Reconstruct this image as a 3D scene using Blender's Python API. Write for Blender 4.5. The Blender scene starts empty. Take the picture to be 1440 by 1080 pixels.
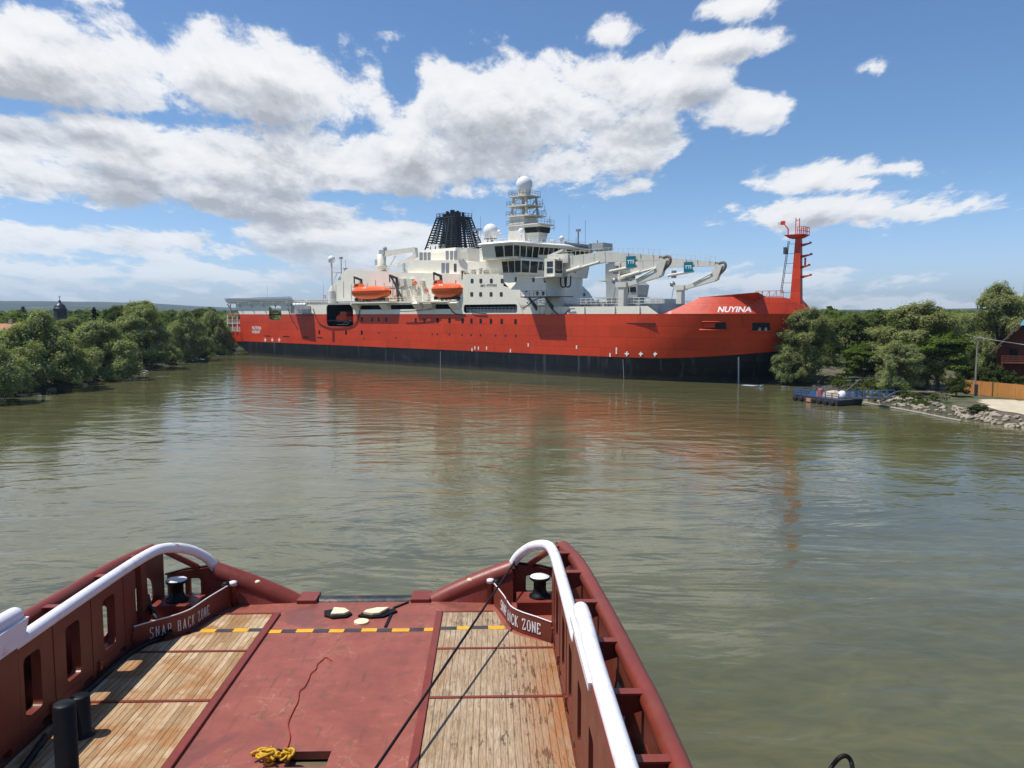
import bpy, math, random
import numpy as np
from mathutils import Vector, Matrix
from mathutils.geometry import tessellate_polygon
R = math.radians
sc = bpy.context.scene
C = sc.collection
random.seed(7)
RNG = np.random.default_rng(11)

# ------------------------------------------------------------------ camera model (used to survey the place from the photo)
CAM_H, FPX, HZ = 11.1, 1100.0, 443.0
PITCH = math.atan((540 - HZ) / FPX)
def ray(px, py):
    a = (px - 720) / FPX; b = (540 - py) / FPX
    c, s = math.cos(PITCH), math.sin(PITCH)
    return Vector((a, c + b * s, -s + b * c))
def at(px, py, z=0.0):
    r = ray(px, py); t = (z - CAM_H) / r.z
    return Vector((0, 0, CAM_H)) + r * t
def at_depth(px, py, y):
    r = ray(px, py)
    return Vector((0, 0, CAM_H)) + r * (y / r.y)
SH_A = Vector((-80.26, 222.7, 0)); SH_D = Vector((.74697, -.66485, 0)); SH_N = Vector((.66485, .74697, 0))
def sd(px, py, v=0.0):
    """pixel -> (u, z) on the ship's fore-and-aft plane at inboard distance v"""
    o = Vector((0, 0, CAM_H)); r = ray(px, py)
    t = (SH_A + SH_N * v - o).dot(SH_N) / r.dot(SH_N)
    p = o + r * t
    return (p - SH_A).dot(SH_D), p.z

# ------------------------------------------------------------------ object helpers
def tag(o, label=None, cat=None, group=None, kind=None):
    if label: o['label'] = label
    if cat: o['category'] = cat
    if group: o['group'] = group
    if kind: o['kind'] = kind
    return o
def empty(name, loc=(0, 0, 0), rz=0.0):
    o = bpy.data.objects.new(name, None); C.objects.link(o)
    o.location = loc; o.rotation_euler = (0, 0, rz); o.empty_display_size = .3
    return o
def copy_tree(o, parent=None):
    c = o.copy(); C.objects.link(c)
    if parent is not None: c.parent = parent
    for ch in list(o.children): copy_tree(ch, c)
    return c
def smooth_path(pts, n=6):
    P = [Vector(p) for p in pts]; out = []
    Q = [P[0] * 2 - P[1]] + P + [P[-1] * 2 - P[-2]]
    for i in range(1, len(Q) - 2):
        a, b, c, d = Q[i - 1], Q[i], Q[i + 1], Q[i + 2]
        for k in range(n):
            t = k / n
            out.append(.5 * ((2 * b) + (c - a) * t + (2 * a - 5 * b + 4 * c - d) * t * t + (3 * b - a - 3 * c + d) * t ** 3))
    out.append(P[-1]); return out

class MB:
    def __init__(s): s.v = []; s.f = []; s.m = []; s.sm = []; s.cur = 0; s.flip = None
    def add(s, vs, fs, smooth=False):
        k = len(s.v); s.v += [tuple(v) for v in vs]
        for f in fs:
            s.f.append([i + k for i in f]); s.m.append(s.cur); s.sm.append(smooth)
        return s
    def box(s, x0, x1, y0, y1, z0, z1):
        return s.add([(x0, y0, z0), (x1, y0, z0), (x1, y1, z0), (x0, y1, z0), (x0, y0, z1), (x1, y0, z1), (x1, y1, z1), (x0, y1, z1)],
                     [(0, 3, 2, 1), (4, 5, 6, 7), (0, 1, 5, 4), (1, 2, 6, 5), (2, 3, 7, 6), (3, 0, 4, 7)])
    def bar(s, a, b, w, h, up=(0, 0, 1)):
        a, b = Vector(a), Vector(b); d = (b - a).normalized(); u = Vector(up)
        if abs(d.dot(u)) > .98: u = Vector((1, 0, 0))
        x = d.cross(u).normalized() * (w / 2); y = x.cross(d).normalized() * (h / 2)
        vs = [a - x - y, a + x - y, a + x + y, a - x + y, b - x - y, b + x - y, b + x + y, b - x + y]
        return s.add(vs, [(0, 1, 2, 3), (7, 6, 5, 4), (0, 4, 5, 1), (1, 5, 6, 2), (2, 6, 7, 3), (3, 7, 4, 0)])
    def taper(s, a, b, wa, ha, wb, hb, up=(0, 0, 1)):
        a, b = Vector(a), Vector(b); d = (b - a).normalized(); u = Vector(up)
        if abs(d.dot(u)) > .98: u = Vector((1, 0, 0))
        x = d.cross(u).normalized(); y = x.cross(d).normalized(); vs = []
        for p, w, h in ((a, wa, ha), (b, wb, hb)):
            vs += [p - x * w / 2 - y * h / 2, p + x * w / 2 - y * h / 2, p + x * w / 2 + y * h / 2, p - x * w / 2 + y * h / 2]
        return s.add(vs, [(0, 1, 2, 3), (7, 6, 5, 4), (0, 4, 5, 1), (1, 5, 6, 2), (2, 6, 7, 3), (3, 7, 4, 0)])
    def tube(s, pts, r, seg=10, caps=True, smooth=True):
        P = [Vector(p) for p in pts]; n = len(P)
        rr = r if hasattr(r, '__len__') else [r] * n
        T = []
        for i in range(n):
            t = P[min(i + 1, n - 1)] - P[max(i - 1, 0)]; T.append(t.normalized())
        ref = Vector((0, 0, 1)) if abs(T[0].z) < .9 else Vector((1, 0, 0))
        x = T[0].cross(ref).normalized(); vs = []; fs = []
        for i in range(n):
            x = (x - T[i] * x.dot(T[i])).normalized(); y = T[i].cross(x)
            for k in range(seg):
                a = 2 * math.pi * k / seg
                vs.append(P[i] + (x * math.cos(a) + y * math.sin(a)) * rr[i])
        for i in range(n - 1):
            for k in range(seg):
                a = i * seg + k; b = i * seg + (k + 1) % seg
                fs.append((a, b, b + seg, a + seg))
        s.add(vs, fs, smooth)
        if caps:
            s.add(vs[:seg], [tuple(reversed(range(seg)))]); s.add(vs[-seg:], [tuple(range(seg))])
        return s
    def cyl(s, x, y, z0, z1, r0, r1=None, seg=16):
        return s.tube([(x, y, z0), (x, y, z1)], [r0, r0 if r1 is None else r1], seg)
    def lathe(s, prof, cx, cy, seg=18, smooth=True):
        vs = []; fs = []
        for r, z in prof:
            for k in range(seg):
                a = 2 * math.pi * k / seg; vs.append((cx + r * math.cos(a), cy + r * math.sin(a), z))
        for i in range(len(prof) - 1):
            for k in range(seg):
                a = i * seg + k; b = i * seg + (k + 1) % seg; fs.append((a, b, b + seg, a + seg))
        fs.append(tuple(reversed(range(seg)))); m = (len(prof) - 1) * seg; fs.append(tuple(range(m, m + seg)))
        return s.add(vs, fs, smooth)
    def ball(s, c, rx, ry=None, rz=None, seg=16, rings=9):
        ry = ry or rx; rz = rz or rx; vs = [(c[0], c[1], c[2] - rz)]; fs = []
        for i in range(1, rings):
            t = -math.pi / 2 + math.pi * i / rings
            for k in range(seg):
                a = 2 * math.pi * k / seg
                vs.append((c[0] + rx * math.cos(t) * math.cos(a), c[1] + ry * math.cos(t) * math.sin(a), c[2] + rz * math.sin(t)))
        vs.append((c[0], c[1], c[2] + rz)); L = len(vs) - 1
        for k in range(seg):
            fs.append((0, 1 + (k + 1) % seg, 1 + k)); fs.append((L, L - seg + k, L - seg + (k + 1) % seg))
        for i in range(rings - 2):
            for k in range(seg):
                a = 1 + i * seg + k; b = 1 + i * seg + (k + 1) % seg; fs.append((a, b, b + seg, a + seg))
        return s.add(vs, fs, True)
    def prism(s, poly, z0, z1, holes=()):
        """plan polygon extruded in z"""
        return s.plate(poly, holes, (0, 0, z0), (1, 0, 0), (0, 1, 0), z1 - z0)
    def plate(s, outer, holes, o, ax, ay, th):
        o, ax, ay = Vector(o), Vector(ax).normalized(), Vector(ay).normalized(); nn = ax.cross(ay)
        loops = [list(outer)] + [list(h) for h in holes]
        tris = tessellate_polygon([[Vector((p[0], p[1], 0)) for p in l] for l in loops])
        flat = [p for l in loops for p in l]; N = len(flat)
        A = [o + ax * p[0] + ay * p[1] for p in flat]; B = [a + nn * th for a in A]
        fs = []
        for t in tris:
            a, b, c = (flat[i] for i in t)
            cr = (b[0] - a[0]) * (c[1] - a[1]) - (b[1] - a[1]) * (c[0] - a[0])
            if abs(cr) < 1e-9: continue
            t = tuple(t) if cr > 0 else (t[0], t[2], t[1])
            fs.append((t[0] + N, t[1] + N, t[2] + N)); fs.append((t[0], t[2], t[1]))
        k = 0
        for li, l in enumerate(loops):
            ar = sum(l[i][0] * l[(i + 1) % len(l)][1] - l[(i + 1) % len(l)][0] * l[i][1] for i in range(len(l)))
            for i in range(len(l)):
                a = k + i; b = k + (i + 1) % len(l)
                q = (a, b, b + N, a + N)
                fs.append(q if (ar > 0) == (li == 0) else tuple(reversed(q)))
            k += len(l)
        return s.add(A + B, fs)
    def loft(s, rows, closed=False, smooth=False, flip=False):
        n = len(rows[0]); vs = [p for r in rows for p in r]; fs = []
        for i in range(len(rows) - 1):
            for k in range(n if closed else n - 1):
                a = i * n + k; b = i * n + (k + 1) % n; q = (a, b, b + n, a + n)
                fs.append(tuple(reversed(q)) if flip else q)
        return s.add(vs, fs, smooth)
    def quad(s, a, b, c, d): return s.add([a, b, c, d], [(0, 1, 2, 3)])
    def build(s, name, mats, parent=None, bevel=0.0, loc=None):
        me = bpy.data.meshes.new(name); me.from_pydata(s.v, [], s.f); me.update()
        for m in (mats if isinstance(mats, (list, tuple)) else [mats]): me.materials.append(m)
        me.polygons.foreach_set('material_index', s.m); me.polygons.foreach_set('use_smooth', s.sm)
        o = bpy.data.objects.new(name, me); C.objects.link(o)
        if parent is not None: o.parent = parent
        if loc is not None: o.location = loc
        if bevel:
            b = o.modifiers.new('edge', 'BEVEL'); b.width = bevel; b.segments = 2; b.limit_method = 'ANGLE'; b.angle_limit = R(40)
        return o
def rrect(x0, x1, y0, y1, r, n=4):
    out = []
    for cx, cy, a0 in ((x1 - r, y0 + r, -90), (x1 - r, y1 - r, 0), (x0 + r, y1 - r, 90), (x0 + r, y0 + r, 180)):
        for k in range(n + 1):
            a = R(a0 + 90 * k / n); out.append((cx + r * math.cos(a), cy + r * math.sin(a)))
    return out
def text_mb(mb, txt, size, o, ax, ay, bold=0.0, th=.01, align='CENTER', spacing=1.0, conv=None):
    cu = bpy.data.curves.new('t', 'FONT'); cu.body = txt; cu.size = size; cu.align_x = align; cu.offset = bold
    cu.space_character = spacing; cu.resolution_u = 3
    ob = bpy.data.objects.new('t', cu); C.objects.link(ob); bpy.context.view_layer.update()
    dg = bpy.context.evaluated_depsgraph_get(); me = bpy.data.meshes.new_from_object(ob.evaluated_get(dg))
    o, ax, ay = Vector(o), Vector(ax).normalized(), Vector(ay).normalized(); nn = ax.cross(ay)
    if conv is None: vs = [o + ax * v.co.x + ay * v.co.y + nn * th for v in me.vertices]
    else: vs = [conv(v.co.x, v.co.y) for v in me.vertices]
    mb.add(vs, [tuple(p.vertices) for p in me.polygons])
    bpy.data.objects.remove(ob); bpy.data.curves.remove(cu); bpy.data.meshes.remove(me)
    return mb

# ------------------------------------------------------------------ node helpers
class NB:
    def __init__(s, nt): s.nt = nt; s.nt.nodes.clear()
    def n(s, typ, ins=None, **at_):
        x = s.nt.nodes.new('ShaderNode' + typ)
        for k, v in at_.items(): setattr(x, k, v)
        for k, v in (ins or {}).items(): s.put(x.inputs[k], v)
        return x
    def put(s, sock, v):
        if hasattr(v, 'is_output') or hasattr(v, 'links') and hasattr(v, 'node'): s.nt.links.new(v, sock)
        elif isinstance(v, bpy.types.Node): s.nt.links.new(v.outputs[0], sock)
        else:
            if hasattr(v, '__len__') and len(v) == 3 and sock.type == 'RGBA': v = (*v, 1)
            sock.default_value = v
    def m(s, op, a, b=0.0, c=0.0, clamp=False):
        x = s.nt.nodes.new('ShaderNodeMath'); x.operation = op; x.use_clamp = clamp
        for i, v in enumerate((a, b, c)): s.put(x.inputs[i], v)
        return x.outputs[0]
    def vm(s, op, a, b=(0, 0, 0), c=(0, 0, 0)):
        x = s.nt.nodes.new('ShaderNodeVectorMath'); x.operation = op
        for i, v in enumerate((a, b, c)): s.put(x.inputs[i], v)
        return x.outputs['Value'] if op in ('LENGTH', 'DOT_PRODUCT', 'DISTANCE') else x.outputs[0]
    def noise(s, co, scale, detail=4, rough=.5, dist=0.0, dim='3D'):
        x = s.n('TexNoise', {'Scale': scale, 'Detail': detail, 'Roughness': rough, 'Distortion': dist}, noise_dimensions=dim)
        if co is not None: s.put(x.inputs['Vector'], co)
        return x.outputs['Fac']
    def ramp(s, f, stops, interp='LINEAR'):
        x = s.nt.nodes.new('ShaderNodeValToRGB'); s.put(x.inputs[0], f); cr = x.color_ramp; cr.interpolation = interp
        while len(cr.elements) < len(stops): cr.elements.new(.5)
        for e, (p, c) in zip(cr.elements, stops):
            e.position = p; e.color = (c, c, c, 1) if not hasattr(c, '__len__') else (*c, 1)
        return x.outputs[0]
    def rng(s, f, a, b, c=0.0, d=1.0, smooth=False):
        x = s.nt.nodes.new('ShaderNodeMapRange'); x.interpolation_type = 'SMOOTHSTEP' if smooth else 'LINEAR'
        for i, v in enumerate((f, a, b, c, d)): s.put(x.inputs[i], v)
        return x.outputs[0]
    def mix(s, f, a, b, mode='MIX'):
        x = s.nt.nodes.new('ShaderNodeMix'); x.data_type = 'RGBA'; x.blend_type = mode
        s.put(x.inputs[0], f); s.put(x.inputs[6], a); s.put(x.inputs[7], b)
        return x.outputs[2]
    def mapv(s, co, scale=(1, 1, 1), loc=(0, 0, 0), rot=(0, 0, 0)):
        return s.n('Mapping', {'Vector': co, 'Scale': scale, 'Location': loc, 'Rotation': rot}).outputs[0]
    def sep(s, co): return s.n('SeparateXYZ', {0: co}).outputs
    def comb(s, x, y, z): return s.n('CombineXYZ', {0: x, 1: y, 2: z}).outputs[0]
    def bump(s, h, strength=.3, dist=.02, normal=None):
        i = {'Strength': strength, 'Distance': dist, 'Height': h}
        if normal is not None: i['Normal'] = normal
        return s.n('Bump', i).outputs[0]
def new_mat(name):
    m = bpy.data.materials.new(name); m.use_nodes = True
    b = NB(m.node_tree); out = b.n('OutputMaterial'); p = b.n('BsdfPrincipled')
    b.nt.links.new(p.outputs[0], out.inputs[0])
    b.p = p; b.out = out; b.co = b.n('TexCoord').outputs['Object']
    return m, b
def paint(name, rgb, rough=.45, var=.12, scale=.6, dirt=None, dirt_amt=.25, streak=0.0, bump=0.0, spec=.4, metal=0.0, fine=6.0, chips=None, chip_at=.665):
    """painted or coated surface: broad tone drift, fine mottling, optional stains running down"""
    m, b = new_mat(name)
    f = b.noise(b.co, scale, 5, .6); g = b.noise(b.co, scale * fine, 4, .6)
    t = b.m('ADD', b.m('MULTIPLY', f, .65), b.m('MULTIPLY', g, .35))
    lo = tuple(c * (1 - var * 1.6) for c in rgb); hi = tuple(min(1, c * (1 + var)) for c in rgb)
    col = b.ramp(t, [(.3, lo), (.7, hi)])
    if dirt:
        if streak:
            s1 = b.noise(b.mapv(b.co, (streak, streak, streak * .06)), 1.0, 6, .65)
        else: s1 = b.noise(b.co, scale * 2.3, 8, .68, .4)
        k = b.rng(s1, .52, .75, 0, dirt_amt, True)
        col = b.mix(k, col, dirt)
    if chips:
        c1 = b.noise(b.mapv(b.co, (5.5, 3.2, 5.5)), 1.0, 9, .72, .8); c2 = b.noise(b.co, .8, 4, .6)
        col = b.mix(b.m('MULTIPLY', b.rng(b.m('ADD', c1, b.m('MULTIPLY', b.m('SUBTRACT', c2, .5), .35)), chip_at, chip_at + .035, 0, .9, True), 1.0), col, chips)
    b.put(b.p.inputs['Base Color'], col)
    b.put(b.p.inputs['Roughness'], b.rng(g, .3, .7, rough * .85, min(1, rough * 1.2)))
    b.p.inputs['Specular IOR Level'].default_value = spec; b.p.inputs['Metallic'].default_value = metal
    if bump: b.put(b.p.inputs['Normal'], b.bump(b.noise(b.co, scale * fine * 2, 5, .6), bump, .02))
    return m
# ------------------------------------------------------------------ camera, sun, sky
cam_d = bpy.data.cameras.new('camera'); cam = bpy.data.objects.new('camera', cam_d); C.objects.link(cam)
cam.location = (0, 0, CAM_H); cam.rotation_euler = (math.pi / 2 - PITCH, 0, 0)
cam_d.sensor_width = 36; cam_d.lens = FPX / 1440 * 36; cam_d.clip_start = .1; cam_d.clip_end = 30000
sc.camera = cam
SUN = Vector((-.425, -.035, .90)).normalized()
sl = bpy.data.lights.new('sun', 'SUN'); sun = bpy.data.objects.new('sun', sl); C.objects.link(sun)
sl.energy = 4.8; sl.angle = R(.53); sl.color = (1, .95, .87)
sun.rotation_euler = SUN.to_track_quat('Z', 'Y').to_euler(); sun.location = (-40, 0, 90)
sc.view_settings.view_transform = 'Standard'; sc.view_settings.look = 'None'; sc.view_settings.exposure = 0.12; sc.view_settings.gamma = 1
sc.cycles.use_denoising = True
sc.cycles.max_bounces = 6; sc.cycles.diffuse_bounces = 3; sc.cycles.glossy_bounces = 3; sc.cycles.transmission_bounces = 4; sc.cycles.transparent_max_bounces = 6
sc.cycles.caustics_reflective = False; sc.cycles.caustics_refractive = False; sc.cycles.sample_clamp_indirect = 6

w = bpy.data.worlds.new('World'); sc.world = w; w.use_nodes = True
b = NB(w.node_tree)
gen = b.n('TexCoord').outputs['Generated']
dv = b.vm('NORMALIZE', gen); sx, sy, sz = b.sep(dv)
sky = b.n('TexSky', sky_type='NISHITA'); sky.sun_disc = False
sky.sun_elevation = math.asin(SUN.z); sky.sun_rotation = math.atan2(SUN.x, SUN.y); sky.altitude = 0
sky.air_density = 1.0; sky.dust_density = .6; sky.ozone_density = 2.2
az = b.m('ARCTAN2', sx, sy); el = b.m('ARCSINE', sz)
# cloud banks: centre azimuth / elevation and half sizes, in photo-survey units (1100 per radian)
BANKS = [(130, 98, 330, 50, 1.0), (400, 130, 170, 46, .9), (690, 172, 170, 56, .85), (880, 128, 100, 28, .72), (985, 84, 60, 15, .6),
         (880, 210, 62, 38, .75), (600, 235, 150, 42, .85), (330, 235, 330, 48, .9), (40, 212, 120, 24, .55), (200, 268, 260, 32, .82), (440, 290, 110, 26, .5),
         (130, 340, 240, 20, .6), (480, 338, 150, 34, .65), (250, 388, 420, 18, .5), (620, 405, 300, 12, .4), (1140, 256, 70, 17, .72), (1195, 297, 165, 17, .7),
         (846, 58, 38, 15, .55), (1022, 26, 32, 13, .5), (1056, 166, 62, 26, .95), (80, -6, 170, 14, .6), (1210, 108, 20, 10, .42),
         (1010, 400, 220, 15, .5), (1300, 428, 160, 13, .62), (1200, 245, 110, 12, .5)]
GAPS = [(572, 130, 24, 42, .55), (70, 158, 110, 12, .45), (470, 284, 110, 12, .45), (250, 310, 200, 7, .3), (400, 24, 300, 16, .5), (760, 56, 70, 22, .5), (620, 16, 500, 14, .4), (1060, 118, 60, 26, .5), (1130, 150, 75, 62, .55), (1000, 190, 46, 40, .35), (700, 262, 80, 12, .3)]
def cover(a_, e_):
    v0 = b.comb(a_, e_, 0.0); out = None
    for px, py, rx, ry, k in BANKS:
        A0 = math.atan((px - 720) / FPX); E0 = math.atan((HZ - py) / FPX * math.cos(A0))
        sx_, sy_ = FPX / rx, FPX / ry
        d = b.vm('LENGTH', b.vm('MULTIPLY_ADD', v0, (sx_, sy_, 0), (-A0 * sx_, -E0 * sy_, 0)))
        g = b.m('MULTIPLY', b.m('SUBTRACT', 1.35, d, clamp=False), k)
        out = g if out is None else b.m('SMOOTH_MAX', out, g, .12)
    for px, py, rx, ry, k in GAPS:
        A0 = math.atan((px - 720) / FPX); E0 = math.atan((HZ - py) / FPX * math.cos(A0)); sx_, sy_ = FPX / rx, FPX / ry
        d = b.vm('LENGTH', b.vm('MULTIPLY_ADD', v0, (sx_, sy_, 0), (-A0 * sx_, -E0 * sy_, 0)))
        out = b.m('SUBTRACT', out, b.m('MULTIPLY', b.m('MAXIMUM', b.m('SUBTRACT', 1.4, d), 0), k))
    return out
def cloud(de):
    e2 = b.m('ADD', el, de); z2 = b.m('SINE', e2)
    ww = b.m('DIVIDE', 1.0, b.m('ADD', z2, .28))
    u = b.m('MULTIPLY', b.m('MULTIPLY', az, 1.15), b.m('POWER', ww, .7)); v = b.m('MULTIPLY', ww, .72)
    P = b.comb(u, v, 0.35)
    n1 = b.noise(P, 3.1, 10, .60, .45); n2 = b.noise(P, 11.0, 8, .64, .2)
    cf = b.m('MAXIMUM', cover(az, e2), -1.0)
    d = b.m('ADD', b.m('MULTIPLY', cf, .66), b.m('MULTIPLY', b.m('SUBTRACT', n1, .5), 2.2))
    return b.m('ADD', d, b.m('MULTIPLY', b.m('SUBTRACT', n2, .5), 1.25))
d0 = cloud(0.0); d1 = cloud(.012); d2 = cloud(.05)
alpha = b.m('ADD', b.m('MULTIPLY', b.rng(d0, -.03, .27, 0, 1, True), .88), b.m('MULTIPLY', b.rng(d0, .1, .7), .12))
over = b.m('ADD', b.m('MULTIPLY', b.rng(d1, 0, 1.0), .45), b.m('MULTIPLY', b.rng(d2, 0, .8), .78))
over = b.m('ADD', over, b.m('MULTIPLY', b.m('SUBTRACT', d1, d0), .55))
thick = b.rng(d0, .1, .8)
sh = b.m('MULTIPLY', b.m('ADD', b.m('MULTIPLY', over, .85), b.m('MULTIPLY', thick, .15)), 1.0, clamp=True)
ccol = b.ramp(sh, [(.12, (.97, .97, .97)), (.42, (.86, .87, .89)), (.72, (.62, .64, .68)), (1.0, (.45, .47, .51))])
low = b.rng(el, .0, .12, 0, 1, True)
ccol = b.mix(low, b.mix(.6, ccol, (.92, .95, .99)), ccol)
alpha = b.m('MULTIPLY', alpha, b.rng(el, -.01, .10, .55, 1))
skyc = b.mix(1.0, sky.outputs[0], b.mix(b.rng(el, 0, .20, 0, 1, True), (1.06, 1.22, 1.66), (.80, 1.0, 1.22)), 'MULTIPLY')
bg1 = b.n('Background', {'Color': skyc, 'Strength': .096}); bg2 = b.n('Background', {'Color': ccol, 'Strength': .92})
mx = b.n('MixShader', {0: alpha, 1: bg1.outputs[0], 2: bg2.outputs[0]})
wo = b.n('OutputWorld'); b.nt.links.new(mx.outputs[0], wo.inputs[0])
w.cycles.sampling_method = 'MANUAL'; w.cycles.sample_map_resolution = 1024
# ------------------------------------------------------------------ river, banks, hills
LEFT_SHORE = [at(px, py) for px, py in [(-330, 700), (-120, 610), (0, 562), (60, 550), (125, 539), (195, 524), (240, 514), (292, 505), (330, 494), (350, 487), (364, 479), (372, 473)]]
RIGHT_SHORE = [at(px, py) for px, py in [(1900, 668), (1560, 622), (1440, 603), (1380, 593), (1330, 583), (1290, 575), (1240, 567), (1205, 559), (1178, 549), (1130, 543), (1098, 542)]]
river_poly = [(p.x, p.y) for p in LEFT_SHORE] + [(-150, 520), (-90, 560), (-40, 300), (25, 170), (40, 140)] + [(p.x, p.y) for p in reversed(RIGHT_SHORE)]
river_poly = [(-140, -400)] + river_poly + [(260, -400)]
RP = np.array(river_poly)
def river_sd(x, y):
    """signed distance to the river's edge: positive on land"""
    x = np.asarray(x, float); y = np.asarray(y, float)
    best = np.full(x.shape, 1e18); inside = np.zeros(x.shape, bool); n = len(RP)
    for i in range(n):
        ax, ay = RP[i]; bx, by = RP[(i + 1) % n]; ex, ey = bx - ax, by - ay
        t = np.clip(((x - ax) * ex + (y - ay) * ey) / (ex * ex + ey * ey + 1e-9), 0, 1)
        best = np.minimum(best, (x - ax - t * ex) ** 2 + (y - ay - t * ey) ** 2)
        c = ((ay > y) != (by > y)) & (x < ex * (y - ay) / (ey if abs(ey) > 1e-9 else 1e-9) + ax); inside ^= c
    return np.sqrt(best) * np.where(inside, -1, 1)
def ground_z(x, y):
    x = np.asarray(x, float); y = np.asarray(y, float); s = river_sd(x, y)
    r = np.hypot(x, y); a = np.arctan2(x, y)
    wob = .12 * np.sin(x * .9 + 1.7 * np.sin(y * .37)) + .1 * np.sin(y * 1.1 + x * .3)
    near = np.where(s < 0, np.maximum(s * .35, -2.5), np.minimum(s * .30, .55) + np.clip(s - 4, 0, 60) * .012 + wob * np.clip(s / 6, 0, .6))
    far = np.clip((r - 1900) / 3000, 0, 1); far = far * far * (3 - 2 * far)
    ridge = 72 + 14 * np.sin(a * 9 + 1.0) + 7 * np.sin(a * 23) + 4 * np.sin(a * 57 + 2) - 26 * np.clip((a + .45) * 2.0, 0, 1)
    ridge = np.where(a > .1, 48 + 8 * np.sin(a * 11), ridge)
    roll = 2.5 * np.sin(r / 300 + a * 6) * np.clip((r - 800) / 1500, 0, 1)
    return near + far * np.maximum(ridge, 20) + roll
def graded(lo, hi, f0, f1, step, g=1.14):
    c = list(np.arange(f0, f1 + .01, step)); s = step; v = f1
    while v < hi: s *= g; v += s; c.append(v)
    s = step; v = f0; pre = []
    while v > lo: s *= g; v -= s; pre.append(v)
    return np.array(pre[::-1] + c)
gx = graded(-9000, 9000, -125, 120, 1.6); gy = graded(-300, 9000, 58, 240, 1.8)
X, Y = np.meshgrid(gx, gy); Z = ground_z(X, Y)
nx, ny = len(gx), len(gy)
V = np.stack([X, Y, Z], -1).reshape(-1, 3)
idx = np.arange(nx * ny).reshape(ny, nx)
F = np.stack([idx[:-1, :-1], idx[:-1, 1:], idx[1:, 1:], idx[1:, :-1]], -1).reshape(-1, 4)
def np_mesh(name, V, F, mat, parent=None, smooth=False, k=4):
    me = bpy.data.meshes.new(name); me.vertices.add(len(V)); me.vertices.foreach_set('co', np.asarray(V, np.float32).ravel())
    F = np.asarray(F, np.int32); me.loops.add(F.size); me.loops.foreach_set('vertex_index', F.ravel())
    me.polygons.add(len(F)); me.polygons.foreach_set('loop_start', np.arange(0, F.size, k, dtype=np.int32))
    me.update(calc_edges=True); me.validate()
    for m_ in (mat if isinstance(mat, (list, tuple)) else [mat]): me.materials.append(m_)
    if smooth: me.polygons.foreach_set('use_smooth', np.ones(len(F), bool))
    o = bpy.data.objects.new(name, me); C.objects.link(o)
    if parent is not None: o.parent = parent
    return o
m_ground, b = new_mat('ground_soil')
n1 = b.noise(b.co, .08, 6, .6); n2 = b.noise(b.co, .9, 6, .65); n3 = b.noise(b.co, .004, 5, .55)
soil = b.ramp(n2, [(.3, (.055, .046, .030)), (.55, (.115, .095, .062)), (.75, (.19, .16, .11))])
grass = b.ramp(n2, [(.3, (.028, .042, .012)), (.7, (.075, .09, .03))])
near = b.mix(b.rng(n1, .42, .58, 0, 1, True), soil, grass)
fields = b.ramp(n3, [(.38, (.018, .028, .014)), (.47, (.03, .045, .018)), (.54, (.02, .032, .014)), (.62, (.10, .095, .05)), (.67, (.03, .042, .018))])
dist = b.vm('LENGTH', b.co)
gz = b.sep(b.co)[2]; near = b.mix(b.rng(b.m('ADD', gz, b.m('MULTIPLY', n2, .3)), .25, .62, .85, 0), near, (.045, .038, .026))
b.put(b.p.inputs['Base Color'], b.mix(b.rng(dist, 300, 700), near, fields)); b.p.inputs['Roughness'].default_value = .95
b.put(b.p.inputs['Normal'], b.bump(n2, .5, .15))
tag(np_mesh('ground', V, F, m_ground, smooth=True), kind='structure')

# river surface
m_water, b = new_mat('river_water')
co = b.co
p1 = b.noise(b.mapv(co, (.035, .075, 1), rot=(0, 0, .25)), 1.0, 4, .55, .6)
p2 = b.noise(b.mapv(co, (.012, .03, 1), rot=(0, 0, -.3)), 1.0, 3, .5, .8)
silt = b.noise(b.mapv(co, (.05, .13, 1), rot=(0, 0, .15)), 1.0, 6, .6, 1.2)
col = b.ramp(silt, [(.3, (.080, .079, .035)), (.55, (.103, .100, .046)), (.75, (.132, .125, .060))])
sw = b.noise(b.mapv(co, (.55, 1.0, 1), rot=(0, 0, .7)), 1.0, 6, .62, 1.3); col = b.mix(1.0, col, b.ramp(sw, [(.34, (.86, .88, .86)), (.5, (1, 1, 1)), (.66, (1.15, 1.13, .98))]), 'MULTIPLY')
fl = b.noise(b.mapv(co, (.5, 1.6, 1), rot=(0, 0, .2)), 1.0, 8, .72, 1.6); fl2 = b.noise(b.mapv(co, (.03, .05, 1)), 1.0, 3, .5)
col = b.mix(b.m('MULTIPLY', b.rng(fl, .70, .76, 0, .5, True), b.rng(fl2, .5, .62)), col, (.42, .42, .36))
b.put(b.p.inputs['Base Color'], col)
b.put(b.p.inputs['Roughness'], b.rng(p1, .35, .65, .03, .10)); b.p.inputs['IOR'].default_value = 1.39
b.p.inputs['Specular IOR Level'].default_value = .5
swell = b.noise(b.mapv(co, (.16, .38, 1), rot=(0, 0, .18)), 1.0, 3, .5, .7)
chop = b.noise(b.mapv(co, (.75, 1.7, 1), rot=(0, 0, -.12)), 1.0, 4, .55, .6)
rip = b.noise(b.mapv(co, (3.0, 6.0, 1), rot=(0, 0, .3)), 1.0, 3, .55, .4)
eddy = b.noise(b.mapv(co, (.055, .08, 1)), 1.0, 3, .5, 3.5)
amp = b.rng(b.m('ADD', b.m('MULTIPLY', p1, .6), b.m('MULTIPLY', p2, .4)), .38, .62, .35, 1.0, True)
h = b.m('ADD', b.m('MULTIPLY', swell, .60), b.m('MULTIPLY', b.m('MULTIPLY', chop, amp), .11))
h = b.m('ADD', h, b.m('MULTIPLY', b.m('MULTIPLY', rip, amp), .022))
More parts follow.
